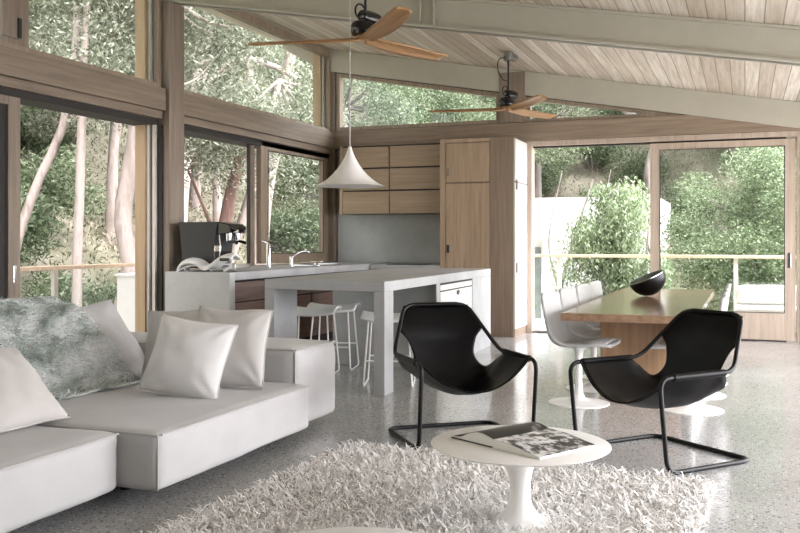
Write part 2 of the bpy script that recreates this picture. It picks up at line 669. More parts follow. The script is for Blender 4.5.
for i, yy in enumerate((4.6, 8.0)):
    SB('trim_%d' % (15 + i), M['post'], 'timber post of the garden side opening', 'post', (2.64, 2.78, yy, yy + 0.14, 0, ceil_z(2.8) - 0.205))


SB('wall_garden', M['concrete_dark'], 'plain wall on the garden side nearest the camera', 'wall', (2.66, 2.80, -3.2, 2.4, 0, ceil_z(2.8) - 0.205), bevel=0)
SB('wall_rear', M['concrete_dark'], 'plain wall behind the camera', 'wall', (-5.62, 2.8, -3.35, -3.22, 0, 3.95), bevel=0)


# clerestory windows
def clerestory_side(name, y0, y1, label, mullion=None):
    zt = ceil_z(WX) - 0.02
    root = thing(name, label, 'window')
    root['kind'] = 'structure'
    f = MB()
    f.box(-5.60, -5.50, y0, y1, 2.737, 2.79)
    f.box(-5.60, -5.50, y0, y1, zt - 0.09, zt)
    f.build('frame', M['frame'], root, bevel=0.004)
    a = MB()
    a.box(-5.56, -5.50, y1 - 0.05, y1, 2.79, zt - 0.09)
    a.build('inner_jamb', M['frame'], root)
    a = MB()
    a.box(-5.60, -5.575, y1 - 0.09, y1, 2.79, zt - 0.09)
    a.build('glazing_bead', M['pale_strip'], root)
    a = MB()
    a.box(-5.72, -5.605, y1 - 0.13, y1, 2.737, zt)
    a.build('outer_jamb', M['yellow'], root)
    if mullion:
        a = MB()
        a.box(-5.64, -5.50, mullion - 0.22, mullion, 2.79, zt - 0.09)
        a.box(-5.50, -5.48, mullion - 0.30, mullion - 0.10, 2.83, zt - 0.09)
        a.build('mullion', M['post'], root, bevel=0.004)
        a = MB()
        a.box(-5.48, -5.468, mullion - 0.145, mullion - 0.11, 2.84, 3.0)
        a.build('latch', M['dark_metal'], root)
    g = MB()
    g.box(-5.572, -5.566, y0, y1 - 0.05, 2.79, zt - 0.09)
    g.build('glass', M['glass'], root)
    return root


clerestory_side('window_1', -3.2, 7.618, 'high clerestory window above the open sliding door', mullion=5.82)
clerestory_side('window_2', 7.882, 11.60, 'high clerestory window above the kitchen window')


def clerestory_end(name, xa, xb, label):
    zb = 2.757
    za_t, zb_t = ceil_z(xa) - 0.318, ceil_z(xb) - 0.318
    root = thing(name, label, 'window')
    root['kind'] = 'structure'
    w = 0.055
    f = MB()
    tri = zb_t < zb + 0.05
    if tri:
        xb = xa + (za_t - zb) / 0.177
        zb_t = zb
    outer = [(xa, zb), (xb, zb), (xb, zb_t), (xa, za_t)] if not tri else [(xa, zb), (xb, zb), (xa, za_t)]
    if tri:
        inner = [(xa + w, zb + w * 0.7), (xb - w * 7, zb + w * 0.7), (xa + w, za_t - w - 0.177 * w)]
    else:
        inner = [(xa + w, zb + w), (xb - w, zb + w), (xb - w, zb_t - w * 0.9), (xa + w, za_t - w)]
    n = len(outer)
    vs = []
    for y in (11.63, 11.75):
        vs += [(a, y, b) for a, b in outer] + [(a, y, b) for a, b in inner]
    fs = []
    for i in range(n):
        j = (i + 1) % n
        fs.append((i, j, n + j, n + i))
        fs.append((2 * n + i, 3 * n + i, 3 * n + j, 2 * n + j))
        fs.append((i, 2 * n + i, 2 * n + j, j))
        fs.append((n + i, n + j, 3 * n + j, 3 * n + i))
    f.add(vs, fs)
    f.build('frame', M['frame'], root)
    g = MB()
    g.prism(inner, 11.69, 11.696, 'y')
    g.build('glass', M['glass'], root)
    d = MB()
    vs = []
    # fine dark gasket line around the frame
    d.tube([(a, 11.628, b) for a, b in outer], 0.006, 6, closed=True)
    d.build('gasket', M['dark_gap'], root)
    return root


clerestory_end('window_3', -5.43, -3.035, 'wide clerestory window under the sloping beam above the cabinets')
clerestory_end('window_4', -2.685, -0.6, 'small triangular clerestory window above the dining doors')


def sash(root, mat, x0, x1, y0, y1, z0, z1, stile, top, bottom, plane='x', glass=True):
    """panel with stiles and rails lying in the plane x=const or y=const."""
    f = MB()

    def bx(a0, a1, b0, b1):
        if plane == 'x':
            f.box(x0, x1, a0, a1, b0, b1)
        else:
            f.box(a0, a1, y0, y1, b0, b1)
    a0, a1 = (y0, y1) if plane == 'x' else (x0, x1)
    bx(a0, a0 + stile, z0, z1)
    bx(a1 - stile, a1, z0, z1)
    bx(a0 + stile, a1 - stile, z1 - top, z1)
    bx(a0 + stile, a1 - stile, z0, z0 + bottom)
    f.build('sash', mat, root, bevel=0.004)
    if glass:
        g = MB()
        if plane == 'x':
            xm = (x0 + x1) / 2
            g.box(xm - 0.003, xm + 0.003, a0 + stile, a1 - stile, z0 + bottom, z1 - top)
        else:
            ym = (y0 + y1) / 2
            g.box(a0 + stile, a1 - stile, ym - 0.003, ym + 0.003, z0 + bottom, z1 - top)
        g.build('glass', M['glass'], root)
        # slim black gasket round the pane
        k = MB()
        if plane == 'x':
            xx = x1 + 0.002
            k.tube([(xx, a0 + stile, z0 + bottom), (xx, a1 - stile, z0 + bottom), (xx, a1 - stile, z1 - top), (xx, a0 + stile, z1 - top)], 0.007, 6, closed=True)
        else:
            yy = y0 - 0.002
            k.tube([(a0 + stile, yy, z0 + bottom), (a1 - stile, yy, z0 + bottom), (a1 - stile, yy, z1 - top), (a0 + stile, yy, z1 - top)], 0.007, 6, closed=True)
        k.build('gasket', M['dark_gap'], root)


# kitchen window: sliding sash pushed to the far half, near half open
r = thing('window_5', 'kitchen window with its timber sash slid to the far half', 'window')
r['kind'] = 'structure'
sash(r, M['frame'], -5.60, -5.53, 9.68, 11.58, 0.92, 2.425, 0.17, 0.10, 0.12)
m = MB()
m.box(-5.65, -5.61, 9.56, 9.66, 0.9, 2.37)
m.build('fixed_mullion', M['post'], r)
m = MB()
m.box(-5.64, -5.61, 9.52, 9.555, 0.9, 2.37)
m.build('dark_reveal', M['dark_gap'], r)
m = MB()
m.box(-5.78, -5.52, 7.885, 11.58, 0.86, 0.90)
m.build('sill', M['frame'], r)
m = MB()
m.box(-5.72, -5.52, 7.885, 7.90, 0.9, 2.37)
m.build('jamb', M['pale_strip'], r)

# sliding door, parked to the left of the opening, with an insect screen
r = thing('door_1', 'timber sliding door parked beside the open doorway', 'door')
r['kind'] = 'structure'
m = MB()
m.box(-5.60, -5.54, 5.64, 5.77, 0.01, 2.425)
m.box(-5.60, -5.54, 4.2, 5.64, 2.30, 2.425)
m.box(-5.60, -5.54, 4.2, 5.64, 0.01, 0.14)
m.build('sash', M['post'], r, bevel=0.004)
m = MB()
m.box(-5.575, -5.565, 4.2, 5.64, 0.14, 2.30)
m.build('insect_screen', M['dark_gap'], r)
m = MB()
m.box(-5.54, -5.532, 5.69, 5.725, 0.86, 1.0)
m.build('flush_handle', M['chrome'], r, bevel=0.003)
# jamb at the far end of the doorway
r = thing('door_2', 'layered timber jamb of the open doorway beside the post', 'door jamb')
r['kind'] = 'structure'
for nm, x0, x1, y0, mt in (('dark_recess', -5.535, WX, 7.60, 'dark_gap'), ('pale_stop', -5.575, -5.54, 7.57, 'pale_strip'), ('recess', -5.60, -5.58, 7.60, 'dark_gap'), ('pale_bead', -5.635, -5.605, 7.56, 'pale_strip'), ('outer_jamb', -5.76, -5.64, 7.54, 'yellow')):
    m = MB()
    m.box(x0, x1, y0, 7.615, 0.0, 2.37)
    m.build(nm, M[mt], r)

# dining doors
r = thing('door_3', 'large timber framed sliding glass door behind the dining table', 'door')
r['kind'] = 'structure'
m = MB()
m.box(-2.68, -2.61, 11.64, 11.80, 0, 2.508)
m.box(0.575, 0.615, 11.64, 11.80, 0, 2.508)
m.box(-2.61, 0.575, 11.64, 11.80, 2.445, 2.508)
m.build('frame', M['door_wood'], r, bevel=0.004)
m = MB()
m.box(-2.61, 0.46, 11.71, 11.79, 2.425, 2.444)
m.build('track', M['dark_gap'], r)
sash(r, M['door_wood'], -1.11, 0.56, 11.655, 11.70, 0.012, 2.42, 0.12, 0.085, 0.33, plane='y')
m = MB()
m.box(-2.61, 0.46, 11.64, 11.84, 0.0, 0.012)
m.build('sill', M['dark_gap'], r)
m = MB()
m.box(0.475, 0.51, 11.647, 11.655, 0.88, 1.06)
m.build('flush_handle', M['chrome'], r, bevel=0.003)


# ------------------------------------------------------------------ outside: ground, deck, railings, neighbour
def ground_z(x, y):
    a = max(0.0, -x - 9.0)
    b = max(0.0, y - 31.0)
    z = -1.7 + 0.62 * (a + b) - 0.0009 * (a + b) ** 2
    z += 0.9 * noise.noise(Vector((x * 0.12, y * 0.12, 3.1))) + 0.25 * noise.noise(Vector((x * 0.5, y * 0.5, 7.7)))
    return z


m = MB()
m.grid(lambda u, v: Vector((-60 + 85 * u, -14 + 90 * v, ground_z(-60 + 85 * u, -14 + 90 * v))), 110, 110)
struct(m.build('ground', M['hill'], smooth=180), 'dry grassy hillside rising behind the house', 'ground')
m = MB()
for k in range(11):
    m.box(-7.35 + k * 0.145, -7.35 + k * 0.145 + 0.138, -3, 11.86, -0.16, -0.02)
for k in range(13):
    m.box(-7.35, 4.5, 11.92 + k * 0.145, 11.92 + k * 0.145 + 0.138, -0.16, -0.02)
struct(m.build('deck', M['deck']), 'pale timber deck around the house', 'deck')
m = MB()
m.box(2.95, 9, -6, 11.9, -0.3, -0.03)
struct(m.build('terrace', M['render_white']), 'pale paved terrace on the garden side', 'terrace')


def railing(name, label, pts, posts, glass_h=0.82):
    r = thing(name, label, 'railing')
    m = MB()
    (xa, ya), (xb, yb) = pts
    if xa == xb:
        m.box(xa - 0.055, xa + 0.055, ya, yb, 0.88, 0.925)
    else:
        m.box(xa, xb, ya - 0.055, ya + 0.055, 0.955, 1.0)
    m.build('handrail', M['rail'], r, bevel=0.006)
    for t in posts:
        p = MB()
        if xa == xb:
            p.box(xa - 0.025, xa + 0.025, t - 0.03, t + 0.03, -0.02, 0.88)
        else:
            p.box(t - 0.03, t + 0.03, ya - 0.025, ya + 0.025, -0.02, 0.955)
        p.build('post', M['pale_strip'], r)
    ts = sorted(posts)
    for a, b in zip(ts[:-1], ts[1:]):
        g = MB()
        if xa == xb:
            g.box(xa - 0.004, xa + 0.004, a + 0.05, b - 0.05, 0.05, glass_h)
        else:
            g.box(a + 0.05, b - 0.05, ya - 0.004, ya + 0.004, 0.05, glass_h)
        g.build('glass_panel', M['glass'], r)
    return r


railing('deck_railing', 'pale timber deck railing with glass panels outside the open doorway', ((-7.15, 4.0), (-7.15, 11.6)), (4.1, 6.0, 7.95, 9.75, 11.5))
railing('deck_railing', 'pale timber railing with glass panels beyond the dining doors', ((-4.5, 13.55), (4.2, 13.55)), (-4.4, -2.62, -0.12, 2.2, 4.1))

r = thing('outdoor_cabinet', 'white boxy cabinet on the deck beside the doorway', 'cabinet', (-6.75, 9.12, -0.02))
m = MB()
m.box(-0.25, 0.25, -0.30, 0.30, 0.04, 0.80)
m.build('body', M['render_white'], r, bevel=0.006)
m = MB()
m.box(-0.27, 0.27, -0.32, 0.32, 0.80, 0.83)
m.build('lid', M['render_white'], r, bevel=0.004)
m = MB()
m.box(-0.23, 0.23, -0.28, 0.28, 0.0, 0.04)
m.build('plinth', M['dark_metal'], r)

# outdoor sofa on the deck
r = thing('outdoor_sofa', 'white outdoor sofa on the deck beyond the dining door', 'sofa', (0.62, 12.75, -0.02))


# soft boxes used for all upholstery
def soft_box(x0, x1, y0, y1, z0, z1, rad=0.05, bulge=0.012, wr=0.006, seed=0.0, n=18):
    m = MB()
    ce = Vector(((x0 + x1) / 2, (y0 + y1) / 2, (z0 + z1) / 2))
    h = Vector(((x1 - x0) / 2, (y1 - y0) / 2, (z1 - z0) / 2))
    for ax in range(3):
        for sg in (-1, 1):
            a, b = [i for i in range(3) if i != ax]

            def fn(u, v):
                q = Vector((0, 0, 0))
                # denser samples near the rims
                uu = math.sin((u - 0.5) * PI) * 0.5 + (u - 0.5)
                vv = math.sin((v - 0.5) * PI) * 0.5 + (v - 0.5)
                q[ax] = sg * h[ax]
                q[a] = uu * h[a]
                q[b] = vv * h[b]
                inner = Vector([max(-(h[i] - rad), min(h[i] - rad, q[i])) for i in range(3)])
                d = q - inner
                if d.length > 1e-9:
                    d.normalize()
                p = inner + d * rad
                k = (1 - (q[0] / h[0]) ** 2 if ax != 0 else 1) * (1 - (q[1] / h[1]) ** 2 if ax != 1 else 1) * (1 - (q[2] / h[2]) ** 2 if ax != 2 else 1)
                p = p + d * (bulge * k)
                w = ce + p
                nz = noise.noise(Vector((w.x * 3.1 + seed, w.y * 3.1, w.z * 6))) + 0.5 * noise.noise(Vector((w.x * 9, w.y * 9 + seed, w.z * 14)))
                return w + d * (nz * wr)
            m.grid(fn, n, n)
    return m


soft_box(-0.75, 0.75, -0.42, 0.42, 0.06, 0.36, 0.03, 0.005, 0.002).build('base', M['outdoor_fabric'], r, smooth=180, merge=0.0005)
soft_box(-0.75, 0.75, 0.22, 0.46, 0.36, 0.62, 0.09, 0.01, 0.002).build('back_cushion', M['outdoor_fabric'], r, smooth=180, merge=0.0005)
for sx in (-0.68, 0.68):
    for sy in (-0.36, 0.36):
        m = MB()
        m.box(sx - 0.03, sx + 0.03, sy - 0.03, sy + 0.03, 0, 0.07)
        m.build('foot', M['dark_metal'], r)

# neighbouring house
r = thing('neighbouring_house', 'white modern flat-roofed house below the dining doors', 'house', (-3.9, 29.0, 0))
m = MB()
m.box(-4.2, 1.3, 0, 6, 1.25, 2.6)
m.build('parapet', M['render_white'], r)
m = MB()
m.box(-4.0, 1.2, 0.5, 5.8, -2.4, 1.25)
m.build('wall', M['render_white'], r)
for xa, xb in ((-3.9, -2.4), (-0.35, 0.75)):
    m = MB()
    m.box(xa, xb, 0.44, 0.52, -1.6, 1.0)
    m.build('window', M['house_glass'], r)
for xa in (-4.1, -2.1, -0.7, 0.95):
    m = MB()
    m.box(xa - 0.13, xa + 0.13, 0.05, 0.31, -2.6, 1.25)
    m.build('column', M['render_white'], r)
m = MB()
m.box(-4.6, 1.8, -2.2, 0.5, -2.2, -1.35)
m.build('terrace_slab', M['render_white'], r)

# ------------------------------------------------------------------ trees
rng = np.random.default_rng(7)


def leaf_mesh(name, centres, radii, counts, size, droop, mat, parent, flat=0.8):
    """many narrow leaves scattered round cluster centres: one mesh."""
    P = []
    size = size * 0.46
    counts = [int(q * 3.3) for q in counts]
    for c, rr, n in zip(centres, radii, counts):
        d = rng.normal(size=(n, 3))
        d /= np.linalg.norm(d, axis=1)[:, None] + 1e-9
        d *= (rng.random(n) ** 0.45)[:, None] * rr
        d[:, 2] *= flat
        P.append(d + np.array(c))
    P = np.concatenate(P)
    n = len(P)
    ax = rng.normal(size=(n, 3))
    ax /= np.linalg.norm(ax, axis=1)[:, None]
    ax[:, 2] = ax[:, 2] * (1 - droop) - droop
    ax /= np.linalg.norm(ax, axis=1)[:, None]
    sd = np.cross(ax, rng.normal(size=(n, 3)))
    sd /= np.linalg.norm(sd, axis=1)[:, None] + 1e-9
    L = size * (0.6 + 0.8 * rng.random(n))[:, None]
    Wd = L * 0.15
    V = np.empty((n, 4, 3))
    V[:, 0] = P - ax * L * 0.5
    V[:, 1] = P + sd * Wd - ax * L * 0.05
    V[:, 2] = P + ax * L * 0.5
    V[:, 3] = P - sd * Wd - ax * L * 0.05
    me = bpy.data.meshes.new(name)
    me.vertices.add(n * 4)
    me.vertices.foreach_set('co', V.reshape(-1).astype(np.float32))
    me.loops.add(n * 4)
    me.loops.foreach_set('vertex_index', np.arange(n * 4, dtype=np.int32))
    me.polygons.add(n)
    me.polygons.foreach_set('loop_start', np.arange(0, n * 4, 4, dtype=np.int32))
    me.update(calc_edges=True)
    me.validate()
    me.materials.append(mat)
    o = bpy.data.objects.new(name, me)
    C.objects.link(o)
    if parent is not None:
        o.parent = parent
    return o


def make_tree(name, label, loc, trunks, branch_to, leaf_mat, bark, nleaf, size=0.2, droop=0.55, group=None, crad=1.0, flat=0.75):
    """trunks: list of (path points, r0, r1); branch_to: crown cluster centres (local)."""
    r = thing(name, label, 'tree', loc, 0, group)
    m = MB()
    tips = []
    for pts, r0, r1 in trunks:
        p = catmull(pts, 14)
        m.tube(p, [r0 + (r1 - r0) * (k / 14) for k in range(15)], 10)
        tips += [(p[-1], r1), (p[10], r0 + (r1 - r0) * 0.7)]
    for c in branch_to:
        c = Vector(c)
        t, rr = min(tips, key=lambda q: (q[0] - c).length)
        mid = (t + c) / 2 + Vector((0, 0, -0.12 * (c - t).length))
        m.tube(catmull([t, mid, c], 6), [max(0.008, rr * 0.55 * (1 - k / 7.5)) for k in range(7)], 6)
    m.build('trunk', M[bark], r, smooth=60)
    k = len(branch_to)
    if k:
        leaf_mesh('foliage', branch_to, [crad * (0.7 + 0.6 * rng.random()) for _ in range(k)], [nleaf // k] * k, size, droop, M[leaf_mat], r, flat)
    return r


def cloud(n, c, rx, ry, rz, seed):
    g = np.random.default_rng(seed)
    out = []
    for _ in range(n):
        d = g.normal(size=3)
        d /= np.linalg.norm(d)
        d *= g.random() ** 0.4
        out.append((c[0] + d[0] * rx, c[1] + d[1] * ry, c[2] + d[2] * rz))
    return out


def gz(x, y):
    return ground_z(x, y) - 0.15


# gums seen through the open doorway, over the deck rail
def gum(x, y, label, path, r0, r1, crown, mat='bark_white', leaf='leaf_grey', n=5200, crad=0.95, extra=(), size=0.2):
    z = gz(x, y)
    tr = [([(a, b, c) for a, b, c in path], r0, r1)] + [(e[0], e[1], e[2]) for e in extra]
    return make_tree('gum_tree', label, (x, y, z), tr, crown, leaf, mat, n, crad=crad, size=size)


gum(-10.75, 11.0, 'slender pale gum with curving trunk nearest the sliding door handle',
    [(0, -0.1, 0), (0.05, 0.0, 1.6), (0.35, 0.15, 2.7), (0.75, 0.35, 3.8), (0.85, 0.5, 5.4), (0.5, 0.8, 7.2)], 0.085, 0.05,
    cloud(14, (0.5, 0.8, 7.0), 1.9, 1.9, 1.6, 1), n=5600)
gum(-9.75, 11.35, 'straight pale gum trunk in the middle of the open doorway',
    [(0, 0, 0), (-0.02, 0, 2), (0.03, 0.02, 3.6), (0.06, 0.05, 5.2), (0.15, 0.1, 7.0)], 0.09, 0.05,
    cloud(14, (0.2, 0.3, 6.9), 1.8, 1.8, 1.4, 2), n=5600)
gum(-9.2, 11.7, 'thick leaning pink-grey gum near the layered door jamb',
    [(-0.35, 0, 0), (-0.1, 0.05, 1.6), (0.12, 0.1, 2.6), (-0.05, 0.1, 3.5), (0.1, 0.2, 4.7), (0.35, 0.3, 7.2)], 0.20, 0.1,
    cloud(14, (0.4, 0.4, 6.9), 2.2, 2.0, 1.5, 3), n=6000,
    extra=[([(-0.3, 0, 0.3), (0.22, 0.12, 2.0), (0.42, 0.2, 3.2), (0.62, 0.3, 5.5)], 0.11, 0.05)])
gum(-8.35, 13.4, 'red-barked gum outside the open half of the kitchen window',
    [(0.1, 0, 0), (0.0, 0, 2.0), (-0.12, 0.05, 3.0), (0.0, 0.1, 4.0), (0.25, 0.15, 5.0)], 0.17, 0.09,
    cloud(10, (0.2, 0.3, 5.2), 1.4, 1.4, 0.9, 4), 'bark_red', n=3800,
    extra=[([(-0.1, 0.05, 3.1), (-0.45, 0.1, 3.8), (-0.9, 0.2, 4.6)], 0.045, 0.02)])
gum(-12.4, 17.6, 'forked white gum rising past the kitchen clerestory window',
    [(0, 0, 0), (0.2, 0, 2.6), (0.5, 0.1, 4.4), (0.9, 0.2, 6.2), (1.3, 0.3, 8.2)], 0.27, 0.13,
    cloud(13, (1.2, 0.3, 8.4), 2.2, 2.2, 1.6, 5), n=2200,
    extra=[([(0.5, 0.1, 4.3), (0.1, 0.2, 5.6), (-0.1, 0.3, 7.4)], 0.17, 0.08), ([(0.2, 0.0, 3.6), (1.2, 0.2, 5.2), (2.2, 0.5, 5.3), (3.6, 0.8, 4.5)], 0.11, 0.05)])
gum(-11.2, 19.4, 'twin white gum with bowed branch behind the kitchen clerestory',
    [(0, 0, 0), (0.1, 0.1, 2.4), (0.5, 0.2, 4.6), (1.0, 0.3, 7.4)], 0.25, 0.12,
    cloud(13, (0.9, 0.3, 7.9), 2.0, 2.0, 1.5, 6), n=2200,
    extra=[([(0.3, 0.2, 3.6), (-0.3, 0.3, 5.2), (-0.5, 0.4, 7.2)], 0.16, 0.08)])
gum(-8.9, 15.2, 'leaning white gum trunk glimpsed above the espresso machine',
    [(-0.9, 0, 0), (-0.7, 0.05, 2.2), (-0.3, 0.1, 3.6), (0.2, 0.1, 5.0), (0.5, 0.2, 6.4)], 0.13, 0.06,
    cloud(9, (0.3, 0.2, 6.2), 1.6, 1.6, 1.2, 8), n=3600)

# trees beyond the dining doors
g = ground_z(-2.55, 18.2)
make_tree('eucalyptus_tree', 'bright willowy eucalyptus beyond the open half of the dining doors', (-2.45, 18.2, gz(-2.45, 18.2)),
          [([(0.2, 0, 0), (0.1, 0, 1.6), (-0.2, 0.05, 2.6), (0.1, 0.1, 4.2)], 0.09, 0.03), ([(0.1, 0, 1.5), (0.6, 0.05, 2.6), (0.7, 0.1, 3.6)], 0.06, 0.02)],
          cloud(26, (0.05, 0, -gz(-2.45, 18.2) + 0.85), 1.05, 0.9, 1.45, 11), 'leaf_bright', 'bark_grey', 7000, size=0.2, droop=0.8, crad=0.42, flat=1.3)
make_tree('feathery_tree', 'large rounded green tree filling the glass dining door', (0.35, 21.2, gz(0.35, 21.2)),
          [([(0, 0, 0), (0.05, 0, 1.2), (-0.1, 0, 2.2), (0, 0.1, 3.6)], 0.16, 0.05)],
          cloud(74, (-0.15, 0, -gz(0.35, 21.2) + 1.2), 1.95, 1.4, 2.0, 12), 'leaf_bright', 'bark_grey', 24000, size=0.16, droop=0.35, crad=0.55, flat=0.9)
make_tree('feathery_tree', 'deep green tree behind the large rounded one at the dining door', (1.9, 24.5, gz(1.9, 24.5)),
          [([(0, 0, 0), (0.05, 0, 1.6), (0, 0.1, 4.0)], 0.2, 0.07)],
          cloud(30, (0.1, 0, 5.2), 2.3, 1.6, 2.8, 13), 'leaf_dark', 'bark_grey', 9000, size=0.2, droop=0.4, crad=0.8)
make_tree('spreading_tree', 'dark spreading tree with heavy limbs above the white house', (-3.2, 37.0, gz(-3.2, 37.0)),
          [([(0, 0, 0), (-0.3, 0, 2.2), (0.4, 0, 3.8), (2.0, 0.2, 4.7), (4.2, 0.3, 4.9)], 0.32, 0.1), ([(0.2, 0, 3.3), (-1.6, 0.2, 4.8), (-3.4, 0.3, 5.4)], 0.2, 0.07)],
          cloud(26, (0.6, 0.3, 6.0), 4.6, 2.0, 1.0, 14), 'leaf_dark', 'bark_grey', 7000, size=0.3, droop=0.3, crad=0.95)
make_tree('bare_tree', 'bare grey tree before the white house at the dining door edge', (-4.1, 20.5, gz(-4.1, 20.5)),
          [([(0, 0, 0), (0.1, 0, 1.5), (0.35, 0, 2.6), (0.9, 0, 4.4)], 0.07, 0.02), ([(0.15, 0, 1.8), (-0.1, 0, 3.0), (0.2, 0, 4.6)], 0.04, 0.012), ([(0.3, 0, 2.4), (1.0, 0, 3.4), (1.3, 0, 4.6)], 0.035, 0.01)],
          [], 'leaf_grey', 'bark_grey', 0)

# prototypes for the bush further off, copied tree by tree
protoA = make_tree('gum_tree', 'grey-green gum on the slope behind the deck railing', (-14.5, 13.2, gz(-14.5, 13.2)),
                   [([(0, 0, 0), (0.1, 0.1, 2), (-0.1, 0.1, 4), (0.3, 0.2, 6.5)], 0.17, 0.06), ([(0, 0.1, 2.6), (-0.7, 0.1, 4.4), (-1.0, 0.2, 6.2)], 0.1, 0.04)],
                   cloud(26, (0, 0, 5.4), 2.3, 2.3, 2.9, 21), 'leaf_grey', 'bark_white', 9500, size=0.24, crad=0.8, group='gums on the slope outside the long glazed wall')
protoA['label'] = 'grey-green gum with pale trunk on the slope beyond the deck'
protoB = make_tree('bushy_tree', 'leafy tree on the hillside beyond the end wall', (-9.5, 26.0, gz(-9.5, 26.0)),
                   [([(0, 0, 0), (0.1, 0.1, 1.5), (0.1, 0.1, 3.5)], 0.2, 0.08)],
                   cloud(30, (0, 0, 3.6), 2.3, 2.3, 2.6, 22), 'leaf_dark', 'bark_grey', 9500, size=0.24, crad=0.85, droop=0.4, group='leafy trees on the hillside beyond the end wall')
protoC = thing('shrub', 'low green shrub on the slope', 'shrub', (-8.9, 9.0, gz(-8.9, 9.0)), 0, 'shrubs below the deck and on the slope')
m = MB()
for k in range(5):
    a = k * 1.26
    m.tube([(0, 0, 0), (0.25 * math.cos(a), 0.25 * math.sin(a), 0.5), (0.5 * math.cos(a), 0.5 * math.sin(a), 0.9)], [0.03, 0.02, 0.01], 5)
m.build('stem', M['bark_grey'], protoC)
leaf_mesh('foliage', cloud(12, (0, 0, 0.75), 0.75, 0.75, 0.5, 23), [0.42] * 12, [260] * 12, 0.17, 0.2, M['leaf_dark'], protoC)
protoC['label'] = 'leafy green shrub growing on the slope outside'

rr = random.Random(5)
for x, y, s in ((-17, 11.5, 1.0), (-16.2, 15.6, 1.15), (-14.0, 17.4, 0.95), (-19.5, 14.2, 1.25), (-21, 18, 1.2), (-17.8, 20.3, 1.2), (-15.2, 22.6, 1.1), (-22, 11.5, 1.2),
                (-24.5, 15, 1.3), (-25, 20.5, 1.35), (-21, 24, 1.3), (-18.5, 27, 1.3), (-27, 26, 1.4), (-13.2, 20.8, 0.9), (-23.5, 29, 1.4), (-29, 17, 1.4), (-13.0, 10.2, 0.8), (-33, 23, 1.5), (-31, 30, 1.5)):
    dup(protoA, (x, y, gz(x, y) - 0.1), rr.random() * 6.28, 'grey-green gum with pale trunk on the slope beyond the deck', scale=s)
for x, y, s in ((-12.5, 27, 1.1), (-10.2, 29.4, 1.0), (-10.6, 32.5, 1.2), (-14.5, 31.5, 1.3), (-17.5, 34.5, 1.4), (-12.8, 37, 1.3), (-8.2, 37.5, 1.2), (-21.5, 38, 1.5), (-16, 42, 1.5),
                (-9.5, 43, 1.4), (-4.6, 43.5, 1.2), (-0.5, 41, 1.2), (1.8, 36.5, 1.1), (4.6, 31, 1.2), (3.6, 27.2, 0.9), (3.4, 43, 1.4), (6.5, 37, 1.3), (7.4, 45, 1.5), (-3.5, 49, 1.5), (-12.5, 49, 1.6), (-21, 47, 1.6), (1.5, 50, 1.6)):
    dup(protoB, (x, y, gz(x, y) - 0.1), rr.random() * 6.28, 'leafy tree on the hillside beyond the end wall', scale=s)
for x, y, s in ((-8.9, 7.6, 1.0), (-9.6, 8.5, 1.1), (-8.7, 10.3, 0.95), (-9.9, 9.8, 1.2), (-10.9, 9.0, 1.2), (-10.6, 12.3, 1.2), (-11.9, 10.8, 1.3), (-12.7, 12.6, 1.4), (-9.4, 14.0, 1.1), (-10.3, 14.8, 1.2),
                (-9.4, 16.6, 1.1), (-8.0, 15.8, 1.0), (-7.6, 17.8, 1.2), (-11.4, 16.2, 1.3), (-13.8, 14.9, 1.4), (-15.4, 12.8, 1.5), (-16.6, 17.6, 1.5), (-18.6, 16.2, 1.6), (-9.9, 20.5, 1.3), (-8.2, 22.5, 1.4),
                (-12.3, 23.5, 1.5), (-5.6, 21.8, 1.0), (-1.6, 19.6, 0.9), (1.5, 19.0, 1.0), (-0.6, 24.6, 1.2), (2.7, 21.8, 1.2), (-6.8, 26.2, 1.3), (-5.5, 36.8, 1.2), (-2.0, 37.0, 1.3), (-9.6, 35.5, 1.3), (0.6, 33.5, 1.2), (-4.2, 39.5, 1.5), (-6.4, 41.0, 1.6), (-20.2, 20.2, 1.6), (-22.8, 22.5, 1.7)):
    dup(protoC, (x, y, gz(x, y) + 0.05), rr.random() * 6.28, 'leafy green shrub growing on the slope outside', scale=s)

def scrub():
    pts = []
    for k in range(44000):
        if k % 2:
            x, y = rr.uniform(-30, -8), rr.uniform(6, 30)
        else:
            x, y = rr.uniform(-16, 9), rr.uniform(15, 48)
        if -9 < x < -0.5 and 26.5 < y < 35.5:
            continue
        pts.append((x, y, ground_z(x, y) + rr.uniform(0, 0.35)))
    P = np.array(pts)
    o = leaf_mesh('undergrowth', P, [0.5] * len(P), [1] * len(P), 0.26, -0.45, M['scrub'], None, 0.35)
    tag(o, 'dry grass and scrub covering the slope outside', 'undergrowth', kind='stuff')


scrub()

